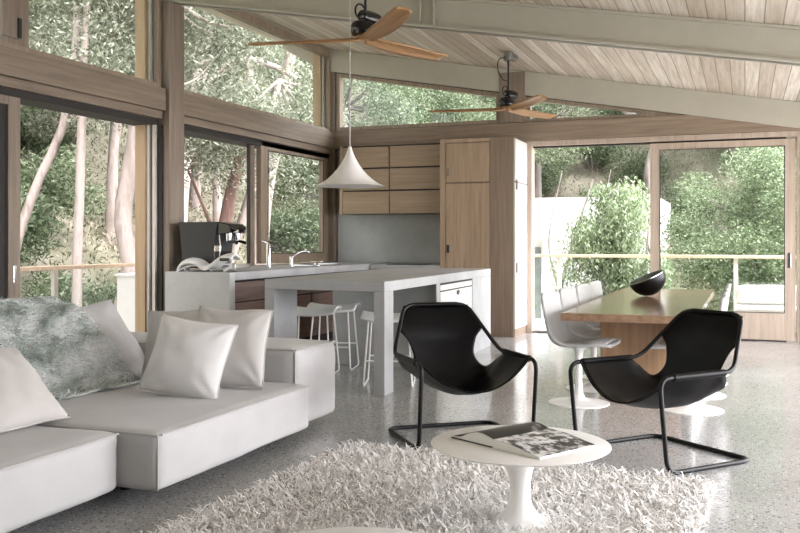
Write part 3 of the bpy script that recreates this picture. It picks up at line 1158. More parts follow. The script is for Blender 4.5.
# ------------------------------------------------------------------ kitchen along the long wall
wt = thing('concrete_worktop', 'concrete worktop with waterfall end panel under the kitchen window', 'worktop', (0, 0, 0))
m = MB()
m.prism([(-5.30, 7.501), (-4.572, 7.501), (-4.66, 11.0), (-4.66, 11.66), (-5.43, 11.66), (-5.43, 7.90), (-5.30, 7.90)], 0.82, 0.90, 'z')
m.build('top', M['concrete'], wt, bevel=0.004)
m = MB()
m.box(-5.30, -4.57, 7.40, 7.50, 0, 0.90)
m.build('end_panel', M['concrete_light'], wt, bevel=0.004)
for i, (ya, yb) in enumerate(((7.51, 8.42), (8.43, 9.34), (9.35, 10.26), (10.27, 10.98))):
    lab = ('red-brown timber drawer unit next to the concrete end panel', 'red-brown timber drawer unit second from the concrete end panel', 'red-brown timber drawer unit third from the concrete end panel', 'red-brown timber drawer unit in the kitchen corner')[i]
    d = thing('drawer_unit', lab, 'cabinet', (-4.70, ya, 0), 0, 'drawer units under the window worktop')
    m = MB()
    m.box(-0.62, 0, 0.005, yb - ya - 0.005, 0.08, 0.815)
    m.build('carcass', M['carcass'], d)
    m = MB()
    m.box(-0.58, -0.04, 0.005, yb - ya - 0.005, 0, 0.08)
    m.build('plinth', M['carcass'], d)
    for za, zb in ((0.60, 0.79), (0.355, 0.585), (0.10, 0.34)):
        m = MB()
        m.box(0.001, 0.022, 0.012, yb - ya - 0.012, za, zb)
        m.build('drawer', M['drawer'], d, bevel=0.003)

# sink and two taps
s = thing('sink', 'inset steel sink in the concrete worktop', 'sink', (-5.0, 10.15, 0.9))
m = MB()
m.tube(rounded_path([(-0.2, -0.33, 0.004), (0.18, -0.33, 0.004), (0.18, 0.33, 0.004), (-0.2, 0.33, 0.004), (-0.2, -0.33, 0.004)], 0.06), 0.008, 6)
m.build('rim', M['chrome'], s, smooth=60)
m = MB()
m.box(-0.2, 0.18, -0.33, 0.33, 0.0005, 0.003)
m.build('basin', M['chrome'], s)
t = thing('boiling_water_tap', 'tall square chrome tap with lever beside the window frame', 'tap', (-5.02, 8.95, 0.9))
m = MB()
m.lathe([(0.034, 0), (0.034, 0.012), (0.026, 0.016), (0.026, 0.26), (0.022, 0.27)], seg=20)
m.build('body', M['chrome'], t, smooth=40)
m = MB()
m.tube([(0, 0, 0.255), (0.09, 0.02, 0.235), (0.115, 0.025, 0.215)], [0.016, 0.013, 0.012], 10)
m.build('spout', M['chrome'], t, smooth=60)
m = MB()
m.tube([(0, 0, 0.268), (-0.03, -0.03, 0.29), (-0.055, -0.055, 0.30)], [0.012, 0.009, 0.008], 8)
m.build('lever', M['chrome'], t, smooth=60)
t = thing('mixer_tap', 'short chrome mixer tap with angled spout at the sink', 'tap', (-4.98, 9.42, 0.9))
m = MB()
m.lathe([(0.03, 0), (0.03, 0.01), (0.022, 0.014), (0.022, 0.11), (0.018, 0.12)], seg=20)
m.build('body', M['chrome'], t, smooth=40)
m = MB()
m.tube(catmull([(0, 0, 0.09), (0.05, 0.04, 0.15), (0.12, 0.10, 0.18), (0.17, 0.14, 0.165)], 10), 0.014, 10)
m.build('spout', M['chrome'], t, smooth=60)
m = MB()
m.tube([(0.13, 0.11, 0.185), (0.16, 0.10, 0.205)], [0.017, 0.012], 10)
m.build('lever', M['chrome'], t, smooth=60)

# espresso machine (chrome groups on its room side)
e = thing('espresso_machine', 'dark grey espresso machine with chrome group on the worktop', 'coffee machine', (-5.08, 7.80, 0.9))
m = MB()
m.prism([(-0.17, 0.03), (0.17, 0.03), (0.22, 0.44), (0.22, 0.49), (-0.22, 0.49)], -0.17, 0.17, 'y')
m.build('body', M['dark_metal'], e, bevel=0.006)
m = MB()
m.prism([(0.20, 0.36), (0.36, 0.38), (0.37, 0.44), (0.33, 0.47), (0.22, 0.49)], -0.15, 0.15, 'y')
m.build('group_housing', M['black_gloss'], e, bevel=0.008)
m = MB()
m.box(0.12, 0.19, -0.165, 0.165, 0.12, 0.335)
m.build('front_panel', M['black_gloss'], e, bevel=0.004)
m = MB()
m.box(0.10, 0.42, -0.15, 0.15, 0.03, 0.075)
m.build('drip_tray', M['chrome'], e, bevel=0.004)
for yy in (-0.08, 0.08):
    m = MB()
    m.lathe([(0.03, 0), (0.034, 0.03), (0.034, 0.075), (0.02, 0.085)], (0.30, yy, 0.30), 18)
    m.build('group_head', M['chrome'], e, smooth=40)
    m = MB()
    m.tube([(0.30, yy, 0.30), (0.35, yy - 0.01, 0.295), (0.41, yy - 0.02, 0.28)], [0.014, 0.013, 0.017], 10)
    m.build('portafilter_handle', M['black_gloss'], e, smooth=60)
    m = MB()
    m.lathe([(0.018, 0), (0.018, 0.05)], (0.355, yy, 0.395), 14, Matrix.Rotation(PI / 2, 4, 'Y'))
    m.build('steam_knob', M['chrome'], e, smooth=40)
m = MB()
m.box(0.191, 0.197, -0.168, -0.06, 0.20, 0.32)
m.build('gauge_plate', M['chrome'], e)
m = MB()
m.tube(catmull([(0.24, -0.15, 0.36), (0.26, -0.165, 0.24), (0.25, -0.165, 0.12)], 8), 0.007, 8)
m.build('steam_wand', M['chrome'], e, smooth=60)
for sx in (-0.14, 0.14):
    for sy in (-0.13, 0.13):
        m = MB()
        m.lathe([(0.02, 0), (0.016, 0.035)], (sx, sy, 0), 12)
        m.build('foot', M['chrome'], e)

# white curved double shell in front of the machine
sh = thing('curved_tray', 'white double-arched sculptural tray before the espresso machine', 'tray', (-4.88, 7.515, 0.912))
pts = catmull([(-0.30, 0, 0.03), (-0.27, 0, 0.085), (-0.18, 0, 0.115), (-0.08, 0, 0.10), (0.0, 0, 0.055), (0.06, 0, 0.07), (0.14, 0, 0.125), (0.24, 0, 0.16), (0.31, 0, 0.155)], 40)


def shell_fn(u, v):
    p = pts[int(round(u * 40))]
    s = (v - 0.5) * 2
    return Vector((p.x, s * (0.085 + 0.01 * math.sin(u * PI)), p.z - 0.045 * s * s))


m = MB()
m.grid(shell_fn, 40, 10)
m.build('shell', M['stool_white'], sh, smooth=180, solid=0.022)
m = MB()
m.tube(catmull([(-0.30, -0.06, 0.0), (-0.2, -0.07, 0.04), (-0.08, -0.06, 0.045), (0.0, -0.06, 0.006)], 12), 0.006, 8)
m.tube(catmull([(0.0, 0.06, 0.006), (0.15, 0.06, 0.03), (0.28, 0.06, 0.006)], 12), 0.006, 8)
m.tube([(0.31, -0.07, 0.12), (0.29, -0.07, 0.04), (0.22, -0.07, 0.006)], 0.012, 8)
m.tube([(-0.30, 0.05, 0.03), (-0.30, 0.05, 0.0)], 0.012, 8)
m.build('support', M['stool_white'], sh, smooth=60)
m = MB()
m.box(0.19, 0.29, -0.099, -0.094, 0.095, 0.125)
m.build('slot', M['black_gloss'], sh)

# back run with hob, wall cupboards, backsplash, tall cabinet
b = thing('kitchen_base_unit', 'concrete topped base unit below the timber wall cupboards', 'cabinet', (0, 0, 0))
m = MB()
m.box(-4.645, -3.66, 11.0, 11.665, 0.83, 0.885)
m.build('top', M['concrete'], b, bevel=0.003)
m = MB()
m.box(-4.60, -3.67, 11.06, 11.66, 0.0, 0.828)
m.build('carcass', M['drawer'], b)
tag(MB().box(-4.45, -3.95, 11.1, 11.5, 0.886, 0.893).build('cooktop', M['black_gloss'], bevel=0.002), 'black glass cooktop on the base unit below the wall cupboards', 'cooktop')
tag(MB().box(-5.42, -3.645, 11.668, 11.688, 0.902, 1.565).build('backsplash', M['concrete_dark']), 'smooth concrete backsplash under the timber wall cupboards', 'backsplash')
cols = ((-5.17, -4.485), (-4.475, -3.665))
for ci, (xa, xb) in enumerate(cols):
    lab = ('timber wall cupboard of three lift-up doors above the pendant lamp', 'timber wall cupboard of three lift-up doors touching the tall cabinet')[ci]
    w = thing('wall_cupboard', lab, 'cabinet', ((xa + xb) / 2, 11.3, 1.57), 0, 'wall cupboards over the backsplash')
    hw = (xb - xa) / 2
    m = MB()
    m.box(-hw, hw, 0.0, 0.385, 0.0, 0.93)
    m.build('carcass', M['cab'], w)
    if ci == 0:
        m = MB()
        m.box(-hw - 0.045, -hw - 0.002, -0.022, 0.385, 0.0, 0.93)
        m.build('side_panel', M['cab_z'], w, bevel=0.002)
    for za, zb in ((0.005, 0.30), (0.325, 0.605), (0.63, 0.905)):
        m = MB()
        m.box(-hw + 0.003, hw - 0.003, -0.02, -0.001, za, zb)
        m.build('door', M['cab'], w, bevel=0.003)
        m = MB()
        m.box(-hw + 0.003, hw - 0.003, -0.012, -0.001, zb + 0.004, zb + 0.021)
        m.build('finger_recess', M['carcass'], w)

tc = thing('tall_cabinet', 'full-height limed timber cabinet beside the dining doors', 'cabinet', (-3.655, 10.97, 0))
m = MB()
m.box(0.0, 0.66, 0.02, 0.70, 0.0, 2.50)
m.build('carcass', M['cab_brown'], tc)
m = MB()
m.box(0.662, 0.965, 0.0, 0.70, 0.0, 2.502)
m.build('end_panel', M['cab_brown'], tc, bevel=0.003)
m = MB()
m.box(0.0, 0.075, -0.002, 0.018, 0.0, 2.50)
m.box(0.076, 0.66, -0.002, 0.018, 2.455, 2.50)
m.build('face_frame', M['cab_z'], tc, bevel=0.002)
for za, zb, hz in ((0.10, 1.93, 1.05), (1.95, 2.445, 2.03)):
    m = MB()
    m.box(0.084, 0.655, -0.004, 0.016, za, zb)
    d = m.build('door', M['cab_z'], tc, bevel=0.003)
    m = MB()
    m.box(0.095, 0.125, -0.012, -0.005, hz, hz + 0.10)
    m.build('pull', M['cab_brown'] if hz > 2 else M['dark_metal'], d, bevel=0.002)
for za, zb, hz in ((0.10, 1.93, 0.80), (1.95, 2.48, 2.0)):
    m = MB()
    m.box(0.967, 0.984, 0.03, 0.695, za, zb)
    d = m.build('side_door', M['white_lac'], tc, bevel=0.003)  # white colour stands in for the light falling on this side
    d['label'] = 'side door with side light painted in as white'
    m = MB()
    m.box(0.985, 0.992, 0.05, 0.11, hz - 0.16 if hz > 1.9 else hz, (hz - 0.03) if hz > 1.9 else hz + 0.13)
    m.build('pull', M['dark_gap'], d)
m = MB()
m.box(0.967, 0.975, 0.02, 0.70, 0.0, 0.095)
m.build('plinth', M['cab_brown'], tc)

# ------------------------------------------------------------------ island
isl = thing('kitchen_island', 'pale concrete kitchen island table on thick legs', 'kitchen island', (0, 0, 0))
A, B, Cc, D = (-2.60, 6.45), (-2.72, 10.0), (-3.86, 9.96), (-3.70, 6.53)


def isl_pt(s, t):
    """s: 0 at room side .. 1 at window side, t: 0 near .. 1 far"""
    p = Vector(A) * (1 - t) * (1 - s) + Vector(B) * t * (1 - s) + Vector(Cc) * t * s + Vector(D) * (1 - t) * s
    return (p.x, p.y)


def isl_block(s0, s1, t0, t1, z0, z1, name, mat, bev=0.004):
    m = MB()
    m.prism([isl_pt(s0, t0), isl_pt(s1, t0), isl_pt(s1, t1), isl_pt(s0, t1)], z0, z1, 'z')
    return m.build(name, mat, isl, bevel=bev)


isl_block(0, 1, 0, 1, 0.805, 0.885, 'top', M['concrete'])
isl_block(0, 0.085, 0, 0.058, 0, 0.804, 'leg', M['concrete'])
isl_block(0.915, 1, 0, 0.13, 0, 0.804, 'leg', M['concrete'])
isl_block(0.012, 1, 0.425, 0.86, 0.0, 0.804, 'body', M['concrete_dark'])
isl_block(0, 1, 0.862, 1, 0, 0.804, 'leg', M['concrete'])
isl_block(0, 0.011, 0.395, 0.425, 0, 0.804, 'stile', M['concrete'])
isl_block(0.004, 0.011, 0.426, 0.76, 0.0, 0.804, 'shadow_gap', M['carcass'], 0)
isl_block(0, 0.011, 0.765, 0.861, 0, 0.804, 'stile', M['concrete'])
isl_block(0.0, 0.0038, 0.43, 0.755, 0.735, 0.785, 'drawer', M['white_lac'], 0.002)
dr = isl_block(0.0, 0.0038, 0.43, 0.755, 0.08, 0.722, 'door', M['white_lac'], 0.002)
hx, hy = isl_pt(0, 0.60)
m = MB()
m.lathe([(0.0, 0), (0.045, 0.0), (0.048, 0.006), (0.03, 0.012), (0.0, 0.012)], (hx, hy, 0.69), 24, Matrix.Rotation(PI / 2, 4, 'Y') @ Matrix.Diagonal((0.55, 1, 1, 1)))
m.build('handle', M['black_gloss'], dr, smooth=50)

# ------------------------------------------------------------------ bar stools
def make_stool(label, loc, rz):
    r = thing('bar_stool', label, 'stool', loc, rz, 'white wire stools under the island')

    def seat(u, v):
        x = (u - 0.5) * 0.46
        y = (v - 0.5) * 0.36
        rim = abs(2 * u - 1)
        z = 0.585 + 0.022 * rim ** 2.4 - 0.03 * max(0, 0.5 - v) ** 1.5 * 4 - 0.02 * max(0, 2 * v - 1.25) ** 1.5
        w = 1 - 0.10 * rim ** 3
        return Vector((x, y * w, z))
    m = MB()
    m.grid(seat, 24, 14)
    m.build('seat', M['stool_white'], r, smooth=180, solid=0.02)
    for sx in (-1, 1):
        m = MB()
        a = sx * 0.16
        c = sx * 0.20
        m.tube(rounded_path([(a, 0.0, 0.578), (a, -0.13, 0.572), (c, -0.20, 0.012), (c, 0.20, 0.012), (a, 0.13, 0.576), (a, 0.0, 0.578)], 0.035), 0.008, 8)
        m.build('leg_frame', M['white_metal'], r, smooth=60)
    for sy in (-0.175, 0.175):
        m = MB()
        m.tube([(-0.186, sy, 0.22), (0.186, sy, 0.22)], 0.007, 8)
        m.build('footrest', M['white_metal'], r, smooth=60)
    return r


st = make_stool('white wire bar stool nearest the brown drawer units', (-3.64, 7.30, 0), 0.22)
dup(st, (-3.62, 7.70, 0), 0.22, 'white wire bar stool in the middle of the row under the island')
dup(st, (-2.77, 6.98, 0), 0.30, 'white wire bar stool behind the front concrete leg')

# ------------------------------------------------------------------ ceiling fans, pendant
def make_fan(label, x, y, zb, rz):
    r = thing('ceiling_fan', label, 'ceiling fan', (x, y, zb), rz)
    top = ceil_z(x) - zb
    m = MB()
    m.lathe([(0.0, 0.0), (0.05, 0.0), (0.075, 0.012), (0.075, 0.025), (0.03, 0.03), (0.0, 0.03)], seg=28)
    m.build('hub', M['fan_wood'], r, smooth=50)
    m = MB()
    m.lathe([(0.0, 0.03), (0.085, 0.03), (0.092, 0.05), (0.092, 0.10), (0.075, 0.125), (0.0, 0.13)], (-0.03, 0, 0.0), 28)
    m.build('motor', M['black_gloss'], r, smooth=50)
    m = MB()
    m.lathe([(0.0, -0.09), (0.045, -0.085), (0.05, -0.03), (0.05, 0.05), (0.042, 0.09), (0.0, 0.095)], (0.045, 0, 0.175), 20, Matrix.Rotation(PI / 2, 4, 'Y'))
    m.build('gearbox', M['black_gloss'], r, smooth=50)
    m = MB()
    m.tube([(-0.055 + 0.055 * math.cos(a), 0.0, 0.205 + 0.055 * math.sin(a)) for a in [k * 2 * PI / 20 for k in range(20)]], 0.007, 8, closed=True)
    m.build('cable_loop', M['black_metal'], r, smooth=60)
    m = MB()
    m.tube([(0, 0, 0.13), (0, 0, top - 0.03)], 0.011, 10)
    m.build('downrod', M['dark_metal'], r, smooth=60)
    m = MB()
    m.lathe([(0.05, -0.07), (0.055, -0.06), (0.055, 0.02), (0.03, 0.025)], (0, 0, top - 0.03), 20)
    m.tube([(0, 0, top - 0.05), (0.13, 0, top - 0.06)], 0.045, 14)
    m.build('ceiling_mount', M['mount_grey'], r, smooth=50)
    m = MB()
    m.tube(catmull([(-0.04, 0, top - 0.06), (-0.17, 0.01, top - 0.12), (-0.19, 0.0, top - 0.25), (-0.09, 0, top - 0.34), (0, 0, top - 0.33)], 16), 0.006, 6)
    m.build('cable', M['dark_metal'], r, smooth=60)
    R = 0.90
    for k in range(3):
        def blade(u, v):
            t = 0.03 + u * R
            w = 0.045 + 0.034 * math.sin(min(1, u * 1.6) * PI / 2) - 0.016 * u ** 3
            s = (v - 0.5) * 2
            if u > 0.97:
                w *= 0.86
            tw = -0.34 * (1 - 0.5 * u)
            yy = s * w + 0.02 * math.sin(u * PI)
            return Vector((t, yy * math.cos(tw), 0.012 + yy * math.sin(tw) - 0.012 * s * s))
        m = MB()
        m.grid(blade, 28, 8)
        o = m.build('blade', M['fan_wood'], r, smooth=180, solid=0.014)
        o.rotation_euler = (0, 0, k * 2 * PI / 3)
    return r


YAW = math.atan(345 / 900)
# fan hubs; blade bearings read from the picture: 48, 168 and 291 degrees to the view direction
make_fan('timber-bladed ceiling fan hanging before the steel beam', -2.71, 6.33, 2.74, math.radians(48) + YAW)
make_fan('timber-bladed ceiling fan by the narrow clerestory window', -2.58, 10.26, 2.74, math.radians(46) + YAW)

p = thing('pendant_lamp', 'white trumpet-shaped pendant lamp over the kitchen island', 'lamp', (-2.97, 6.62, 1.64))
prof = [(0.285, 0.0), (0.27, 0.006), (0.235, 0.022), (0.19, 0.05), (0.145, 0.09), (0.105, 0.135), (0.07, 0.185), (0.042, 0.235), (0.022, 0.285), (0.012, 0.32)]
m = MB()
m.lathe(prof + [(0.008, 0.32), (0.018, 0.283), (0.038, 0.233), (0.066, 0.183), (0.101, 0.132), (0.141, 0.087), (0.187, 0.046), (0.233, 0.018), (0.268, 0.002), (0.285, 0.0)], seg=64)
ob = m.build('shade', M['white_lac'], p, smooth=60, merge=0.0004)
m = MB()
m.tube([(0, 0, 0.31), (0, 0, ceil_z(-2.97) - 1.64 - 0.01)], 0.005, 8)
m.build('cord', M['white_plastic'], p, smooth=60)
m = MB()
m.lathe([(0.02, 0.20), (0.03, 0.16), (0.042, 0.12), (0.03, 0.085), (0.0, 0.075)], seg=24)
m.build('bulb', M['white_plastic'], p, smooth=60)
m = MB()
m.lathe([(0.05, -0.02), (0.05, 0.0), (0.045, 0.025)], (0, 0, ceil_z(-2.97) - 1.64 - 0.02), 24)
m.build('ceiling_rose', M['white_plastic'], p, smooth=50)

# ------------------------------------------------------------------ dining table and chairs
dt = thing('dining_table', 'long timber dining table on a broad timber base', 'table', (-0.75, 8.0, 0))
m = MB()
m.box(-0.45, 0.45, -1.75, 1.75, 0.645, 0.70)
m.build('top', M['table_wood'], dt, bevel=0.004)
for ya in (-0.98, 0.95):
    m = MB()
    m.box(-0.29, 0.29, ya, ya + 0.075, 0.0, 0.644)
    m.build('panel_leg', M['table_base'], dt, bevel=0.004)

bw = tag(None or bpy.data.objects.new('bowl', None), 'black tilted bowl on the dining table', 'bowl')
C.objects.link(bw)
bw.location = (-0.835, 8.42, 0.702)
tilt = Matrix.Rotation(math.radians(-24), 4, Vector((math.sin(-YAW) * -1 * 0 + math.cos(YAW + 1.5708), math.sin(YAW + 1.5708), 0)))
Rb, tb = 0.168, 0.012
prof = []
for k in range(15):
    a = -PI / 2 + (PI / 2) * k / 14
    prof.append((max(0.0, Rb * math.cos(a)), Rb * math.sin(a)))
prof2 = [((Rb - tb) * math.cos(-PI / 2 * k / 14), (Rb - tb) * math.sin(-PI / 2 * k / 14)) for k in range(15)]
m = MB()
m.lathe(prof, (0, 0, Rb), 48, tilt)
m.build('outer_shell', M['black_metal'], bw, smooth=60)
m = MB()
m.lathe(prof2, (0, 0, Rb), 48, tilt)
m.build('inner_shell', M['leather'], bw, smooth=60)
m = MB()
m.lathe([(Rb - tb, -0.001), (Rb - tb, 0.003), (Rb, 0.003), (Rb, -0.001)], (0, 0, Rb), 48, tilt)
m.build('rim', M['chrome'], bw, smooth=60)['label'] = 'polished silver rim'


def make_dining_chair(label, loc, rz):
    r = thing('dining_chair', label, 'chair', loc, rz)
    prof = catmull([(0, -0.235, 0.815), (0, -0.218, 0.70), (0, -0.20, 0.57), (0, -0.17, 0.475), (0, -0.09, 0.435), (0, 0.05, 0.44), (0, 0.17, 0.452), (0, 0.27, 0.446)], 30)

    def shell(u, v):
        p = prof[int(round(v * 30))]
        s = (u - 0.5) * 2
        w = 0.23 + 0.012 * math.sin(v * PI) - 0.14 * max(0, v - 0.86)
        bend = math.exp(-((v - 0.42) / 0.2) ** 2)
        lift = (0.008 + 0.03 * bend) * s ** 4 - 0.02 * max(0, 1 - v * 9) * s ** 6
        wrap = 0.018 * s * s * max(0, 1 - v * 2.2) + 0.03 * bend * s ** 4
        return Vector((s * w, p.y + wrap, p.z + lift))
    m = MB()
    m.grid(shell, 16, 30)
    m.build('shell', M['white_plastic'], r, smooth=180, solid=0.022)
    m = MB()
    m.lathe([(0.225, 0.0), (0.225, 0.006), (0.19, 0.012), (0.10, 0.022), (0.05, 0.04), (0.032, 0.075), (0.026, 0.16), (0.026, 0.33), (0.034, 0.39), (0.06, 0.412), (0.06, 0.415)], seg=40)
    m.build('pedestal', M['white_lac'], r, smooth=50)

    def pad(u, v):
        vv = 0.56 + v * 0.38
        p = prof[int(round(vv * 30))]
        s = (u - 0.5) * 2
        ed = (1 - s ** 8) * (1 - (2 * v - 1) ** 8)
        return Vector((s * 0.19, p.y + 0.014, p.z + 0.013 + 0.012 * ed))
    m = MB()
    m.grid(pad, 14, 20)
    m.build('seat_pad', M['sofa_dark'], r, smooth=180, solid=0.008)
    return r


ch = make_dining_chair('white dining chair at the near end of the row facing the kitchen cabinets', (-1.15, 6.70, 0), -PI / 2 - 0.06)
ch['group'] = 'white pedestal chairs at the dining table'
ch['label'] = 'white pedestal dining chair nearest the camera on the kitchen side of the table'
dup(ch, (-1.15, 7.39, 0), -PI / 2 - 0.08, 'white pedestal dining chair second along the kitchen side of the table')
dup(ch, (-1.13, 8.02, 0), -PI / 2 - 0.06, 'white pedestal dining chair third along the kitchen side of the table')
dup(ch, (-1.12, 8.62, 0), -PI / 2 - 0.07, 'white pedestal dining chair farthest along the kitchen side of the table')
dup(ch, (-0.36, 6.72, 0), PI / 2, 'white pedestal dining chair half hidden behind the black lounge chair')
dup(ch, (-0.36, 7.39, 0), PI / 2, 'white pedestal dining chair second along the garden side of the table')
dup(ch, (-0.36, 8.02, 0), PI / 2, 'white pedestal dining chair third along the garden side of the table')
dup(ch, (-0.36, 8.62, 0), PI / 2, 'white pedestal dining chair farthest along the garden side of the table')


# ------------------------------------------------------------------ black sling lounge chairs
def make_lounge(label, loc, rz):
    r = thing('lounge_chair', label, 'armchair', loc, rz, 'black leather sling chairs')
    tr = 0.0125
    X, XT = 0.355, 0.215
    path = rounded_path([
        (0, -0.31, tr), (X, -0.31, tr), (X, 0.31, tr), (X, 0.365, 0.50), (X, -0.17, 0.50), (XT, -0.40, 0.785),
        (-XT, -0.40, 0.785), (-X, -0.17, 0.50), (-X, 0.365, 0.50), (-X, 0.31, tr), (-X, -0.31, tr), (0, -0.31, tr)], 0.075, 8)
    m = MB()
    m.tube(path[:-1], tr, 12, closed=True)
    m.build('tube_frame', M['black_metal'], r, smooth=60)
    cen = catmull([(0, 0.33, 0.325), (0, 0.16, 0.285), (0, 0.0, 0.27), (0, -0.10, 0.28), (0, -0.17, 0.325), (0, -0.22, 0.41), (0, -0.29, 0.55), (0, -0.32, 0.635), (0, -0.39, 0.775)], 48)
    edg = catmull([(0.35, 0.29, 0.512), (0.362, 0.10, 0.512), (0.362, -0.06, 0.510), (0.335, -0.135, 0.46), (0.265, -0.19, 0.40), (0.205, -0.232, 0.465), (0.232, -0.268, 0.575), (0.285, -0.295, 0.655), (0.222, -0.395, 0.78)], 48)

    def sling(u, v):
        k = int(round(v * 48))
        c, e = cen[k], edg[k]
        s = (u - 0.5) * 2
        a = abs(s)
        pw = 2.1 if v < 0.45 else 2.0
        f = a ** pw
        q = Vector((e.x * s * (1 + 0.0 * a), c.y + (e.y - c.y) * f, c.z + (e.z - c.z) * f))
        q.z += 0.004 * noise.noise(Vector((q.x * 9, q.y * 9, q.z * 9)))
        return q
    m = MB()
    m.grid(sling, 28, 48)
    m.build('sling', M['leather'], r, smooth=180, solid=0.007)
    # leather sleeves round the arms
    for sx in (-1, 1):
        m = MB()
        m.tube([(sx * X, 0.27, 0.499), (sx * X, 0.0, 0.50), (sx * X, -0.10, 0.50)], 0.019, 12)
        m.build('sleeve', M['leather'], r, smooth=60)
    m = MB()
    m.tube([(-0.15, -0.40, 0.785), (0.15, -0.40, 0.785)], 0.0145, 12)
    m.build('sleeve', M['leather'], r, smooth=60)
    # stitched hem along the front edge
    m = MB()
    hem = [sling(k / 28, 0.0) for k in range(29)]
    m.tube(hem, 0.006, 6)
    m.build('hem', M['leather'], r, smooth=60)
    return r


lc = make_lounge('black leather sling armchair beside the concrete island', (-1.645, 5.275, 0), math.atan2(-0.78, 0.62) - PI / 2)
dup(lc, (-0.437, 5.237, 0), math.atan2(-0.76, -0.65) - PI / 2, 'black leather sling armchair turned aside before the dining table')

# ------------------------------------------------------------------ rug
rug = thing('rug', 'pale grey shaggy wool rug under the round coffee table', 'rug', (0, 0, 0))
RX0, RX1, RY0, RY1 = -2.2, -0.17, 2.3, 4.72
ra = -0.05


def rugp(x, y):
    cx, cy = (RX0 + RX1) / 2, (RY0 + RY1) / 2
    dx, dy = x - cx, y - cy
    return cx + dx * math.cos(ra) - dy * math.sin(ra), cy + dx * math.sin(ra) + dy * math.cos(ra)


m = MB()
m.prism([rugp(RX0 + 0.02, RY0 + 0.02), rugp(RX1 - 0.02, RY0 + 0.02), rugp(RX1 - 0.02, RY1 - 0.02), rugp(RX0 + 0.02, RY1 - 0.02)], 0.001, 0.012, 'z')
m.build('backing', M['shag'], rug)


def strands(n, root_fn, length, width, name, mat, parent, lean=0.9, seg=3):
    """ribbons of yarn: root_fn(n) gives root points (n,3) and normals (n,3)."""
    P, N = root_fn(n)
    d = rng.normal(size=(n, 3))
    d -= (d * N).sum(1)[:, None] * N
    d /= np.linalg.norm(d, axis=1)[:, None] + 1e-9
    side = np.cross(N, d)
    L = length * (0.65 + 0.6 * rng.random(n))[:, None]
    ln = lean * (0.4 + 0.9 * rng.random(n))[:, None]
    V = np.empty((n, (seg + 1) * 2, 3))
    for k in range(seg + 1):
        t = k / seg
        ang = ln * t * 1.35
        c = P + N * (L * np.sin(np.minimum(t * 1.0, 1) * 1.2) / 1.2 * np.cos(ang * 0.62)) + d * (L * t * np.sin(ang))
        w = width * (1 - 0.5 * t)
        V[:, 2 * k] = c - side * w
        V[:, 2 * k + 1] = c + side * w
    F = []
    for k in range(seg):
        F.append((2 * k, 2 * k + 1, 2 * k + 3, 2 * k + 2))
    F = np.array(F)
    nv = (seg + 1) * 2
    idx = (np.arange(n)[:, None, None] * nv + F[None]).reshape(-1)
    me = bpy.data.meshes.new(name)
    me.vertices.add(n * nv)
    me.vertices.foreach_set('co', V.reshape(-1).astype(np.float32))
    me.loops.add(len(idx))
    me.loops.foreach_set('vertex_index', idx.astype(np.int32))
    me.polygons.add(n * seg)
    me.polygons.foreach_set('loop_start', np.arange(0, len(idx), 4, dtype=np.int32))
    me.update(calc_edges=True)
    me.validate()
    me.materials.append(mat)
    o = bpy.data.objects.new(name, me)
    C.objects.link(o)
    if parent is not None:
        o.parent = parent
    return o


def rug_roots(n):
    x = rng.uniform(RX0 + 0.02, RX1 - 0.02, n)
    y = rng.uniform(RY0 + 0.02, RY1 - 0.02, n)
    cx, cy = (RX0 + RX1) / 2, (RY0 + RY1) / 2
    dx, dy = x - cx, y - cy
    P = np.stack([cx + dx * math.cos(ra) - dy * math.sin(ra), cy + dx * math.sin(ra) + dy * math.cos(ra), np.full(n, 0.012)], 1)
    N = np.tile(np.array([[0.0, 0, 1.0]]), (n, 1)) + rng.normal(size=(n, 3)) * 0.25
    N /= np.linalg.norm(N, axis=1)[:, None]
    return P, N


strands(34000, rug_roots, 0.055, 0.0042, 'pile', M['shag'], rug)['kind'] = 'stuff'


# ------------------------------------------------------------------ round tables, magazine
def make_tulip(label, loc, rad, h):
    r = thing('coffee_table', label, 'table', loc)
    m = MB()
    m.lathe([(0.0, h - 0.02), (rad * 0.86, h - 0.02), (rad * 0.97, h - 0.010), (rad, h - 0.003), (rad, h - 0.0015), (rad - 0.003, h), (0.0, h)], seg=96)
    m.build('top', M['white_lac'], r, smooth=30)
    m = MB()
    m.lathe([(0.165, 0.0), (0.165, 0.004), (0.150, 0.012), (0.115, 0.024), (0.075, 0.05), (0.05, 0.09), (0.042, 0.13), (0.044, 0.19), (0.058, 0.25), (0.085, 0.30), (0.10, h - 0.0205)], seg=56)
    m.build('pedestal', M['white_lac'], r, smooth=50)
    return r


make_tulip('white round pedestal coffee table with the open magazine', (-0.875, 3.68, 0.014), 0.372, 0.345)
make_tulip('white round table cut off by the photo edge on the rug', (-0.925, 2.08, 0.014), 0.30, 0.37)

mg = thing('magazine', 'thick open magazine with black and white pictures on the coffee table', 'magazine', (-0.87, 3.695, 0.3605), 0)
# spine direction and page directions read off the table top
mg.rotation_euler = (0, 0, -0.52)


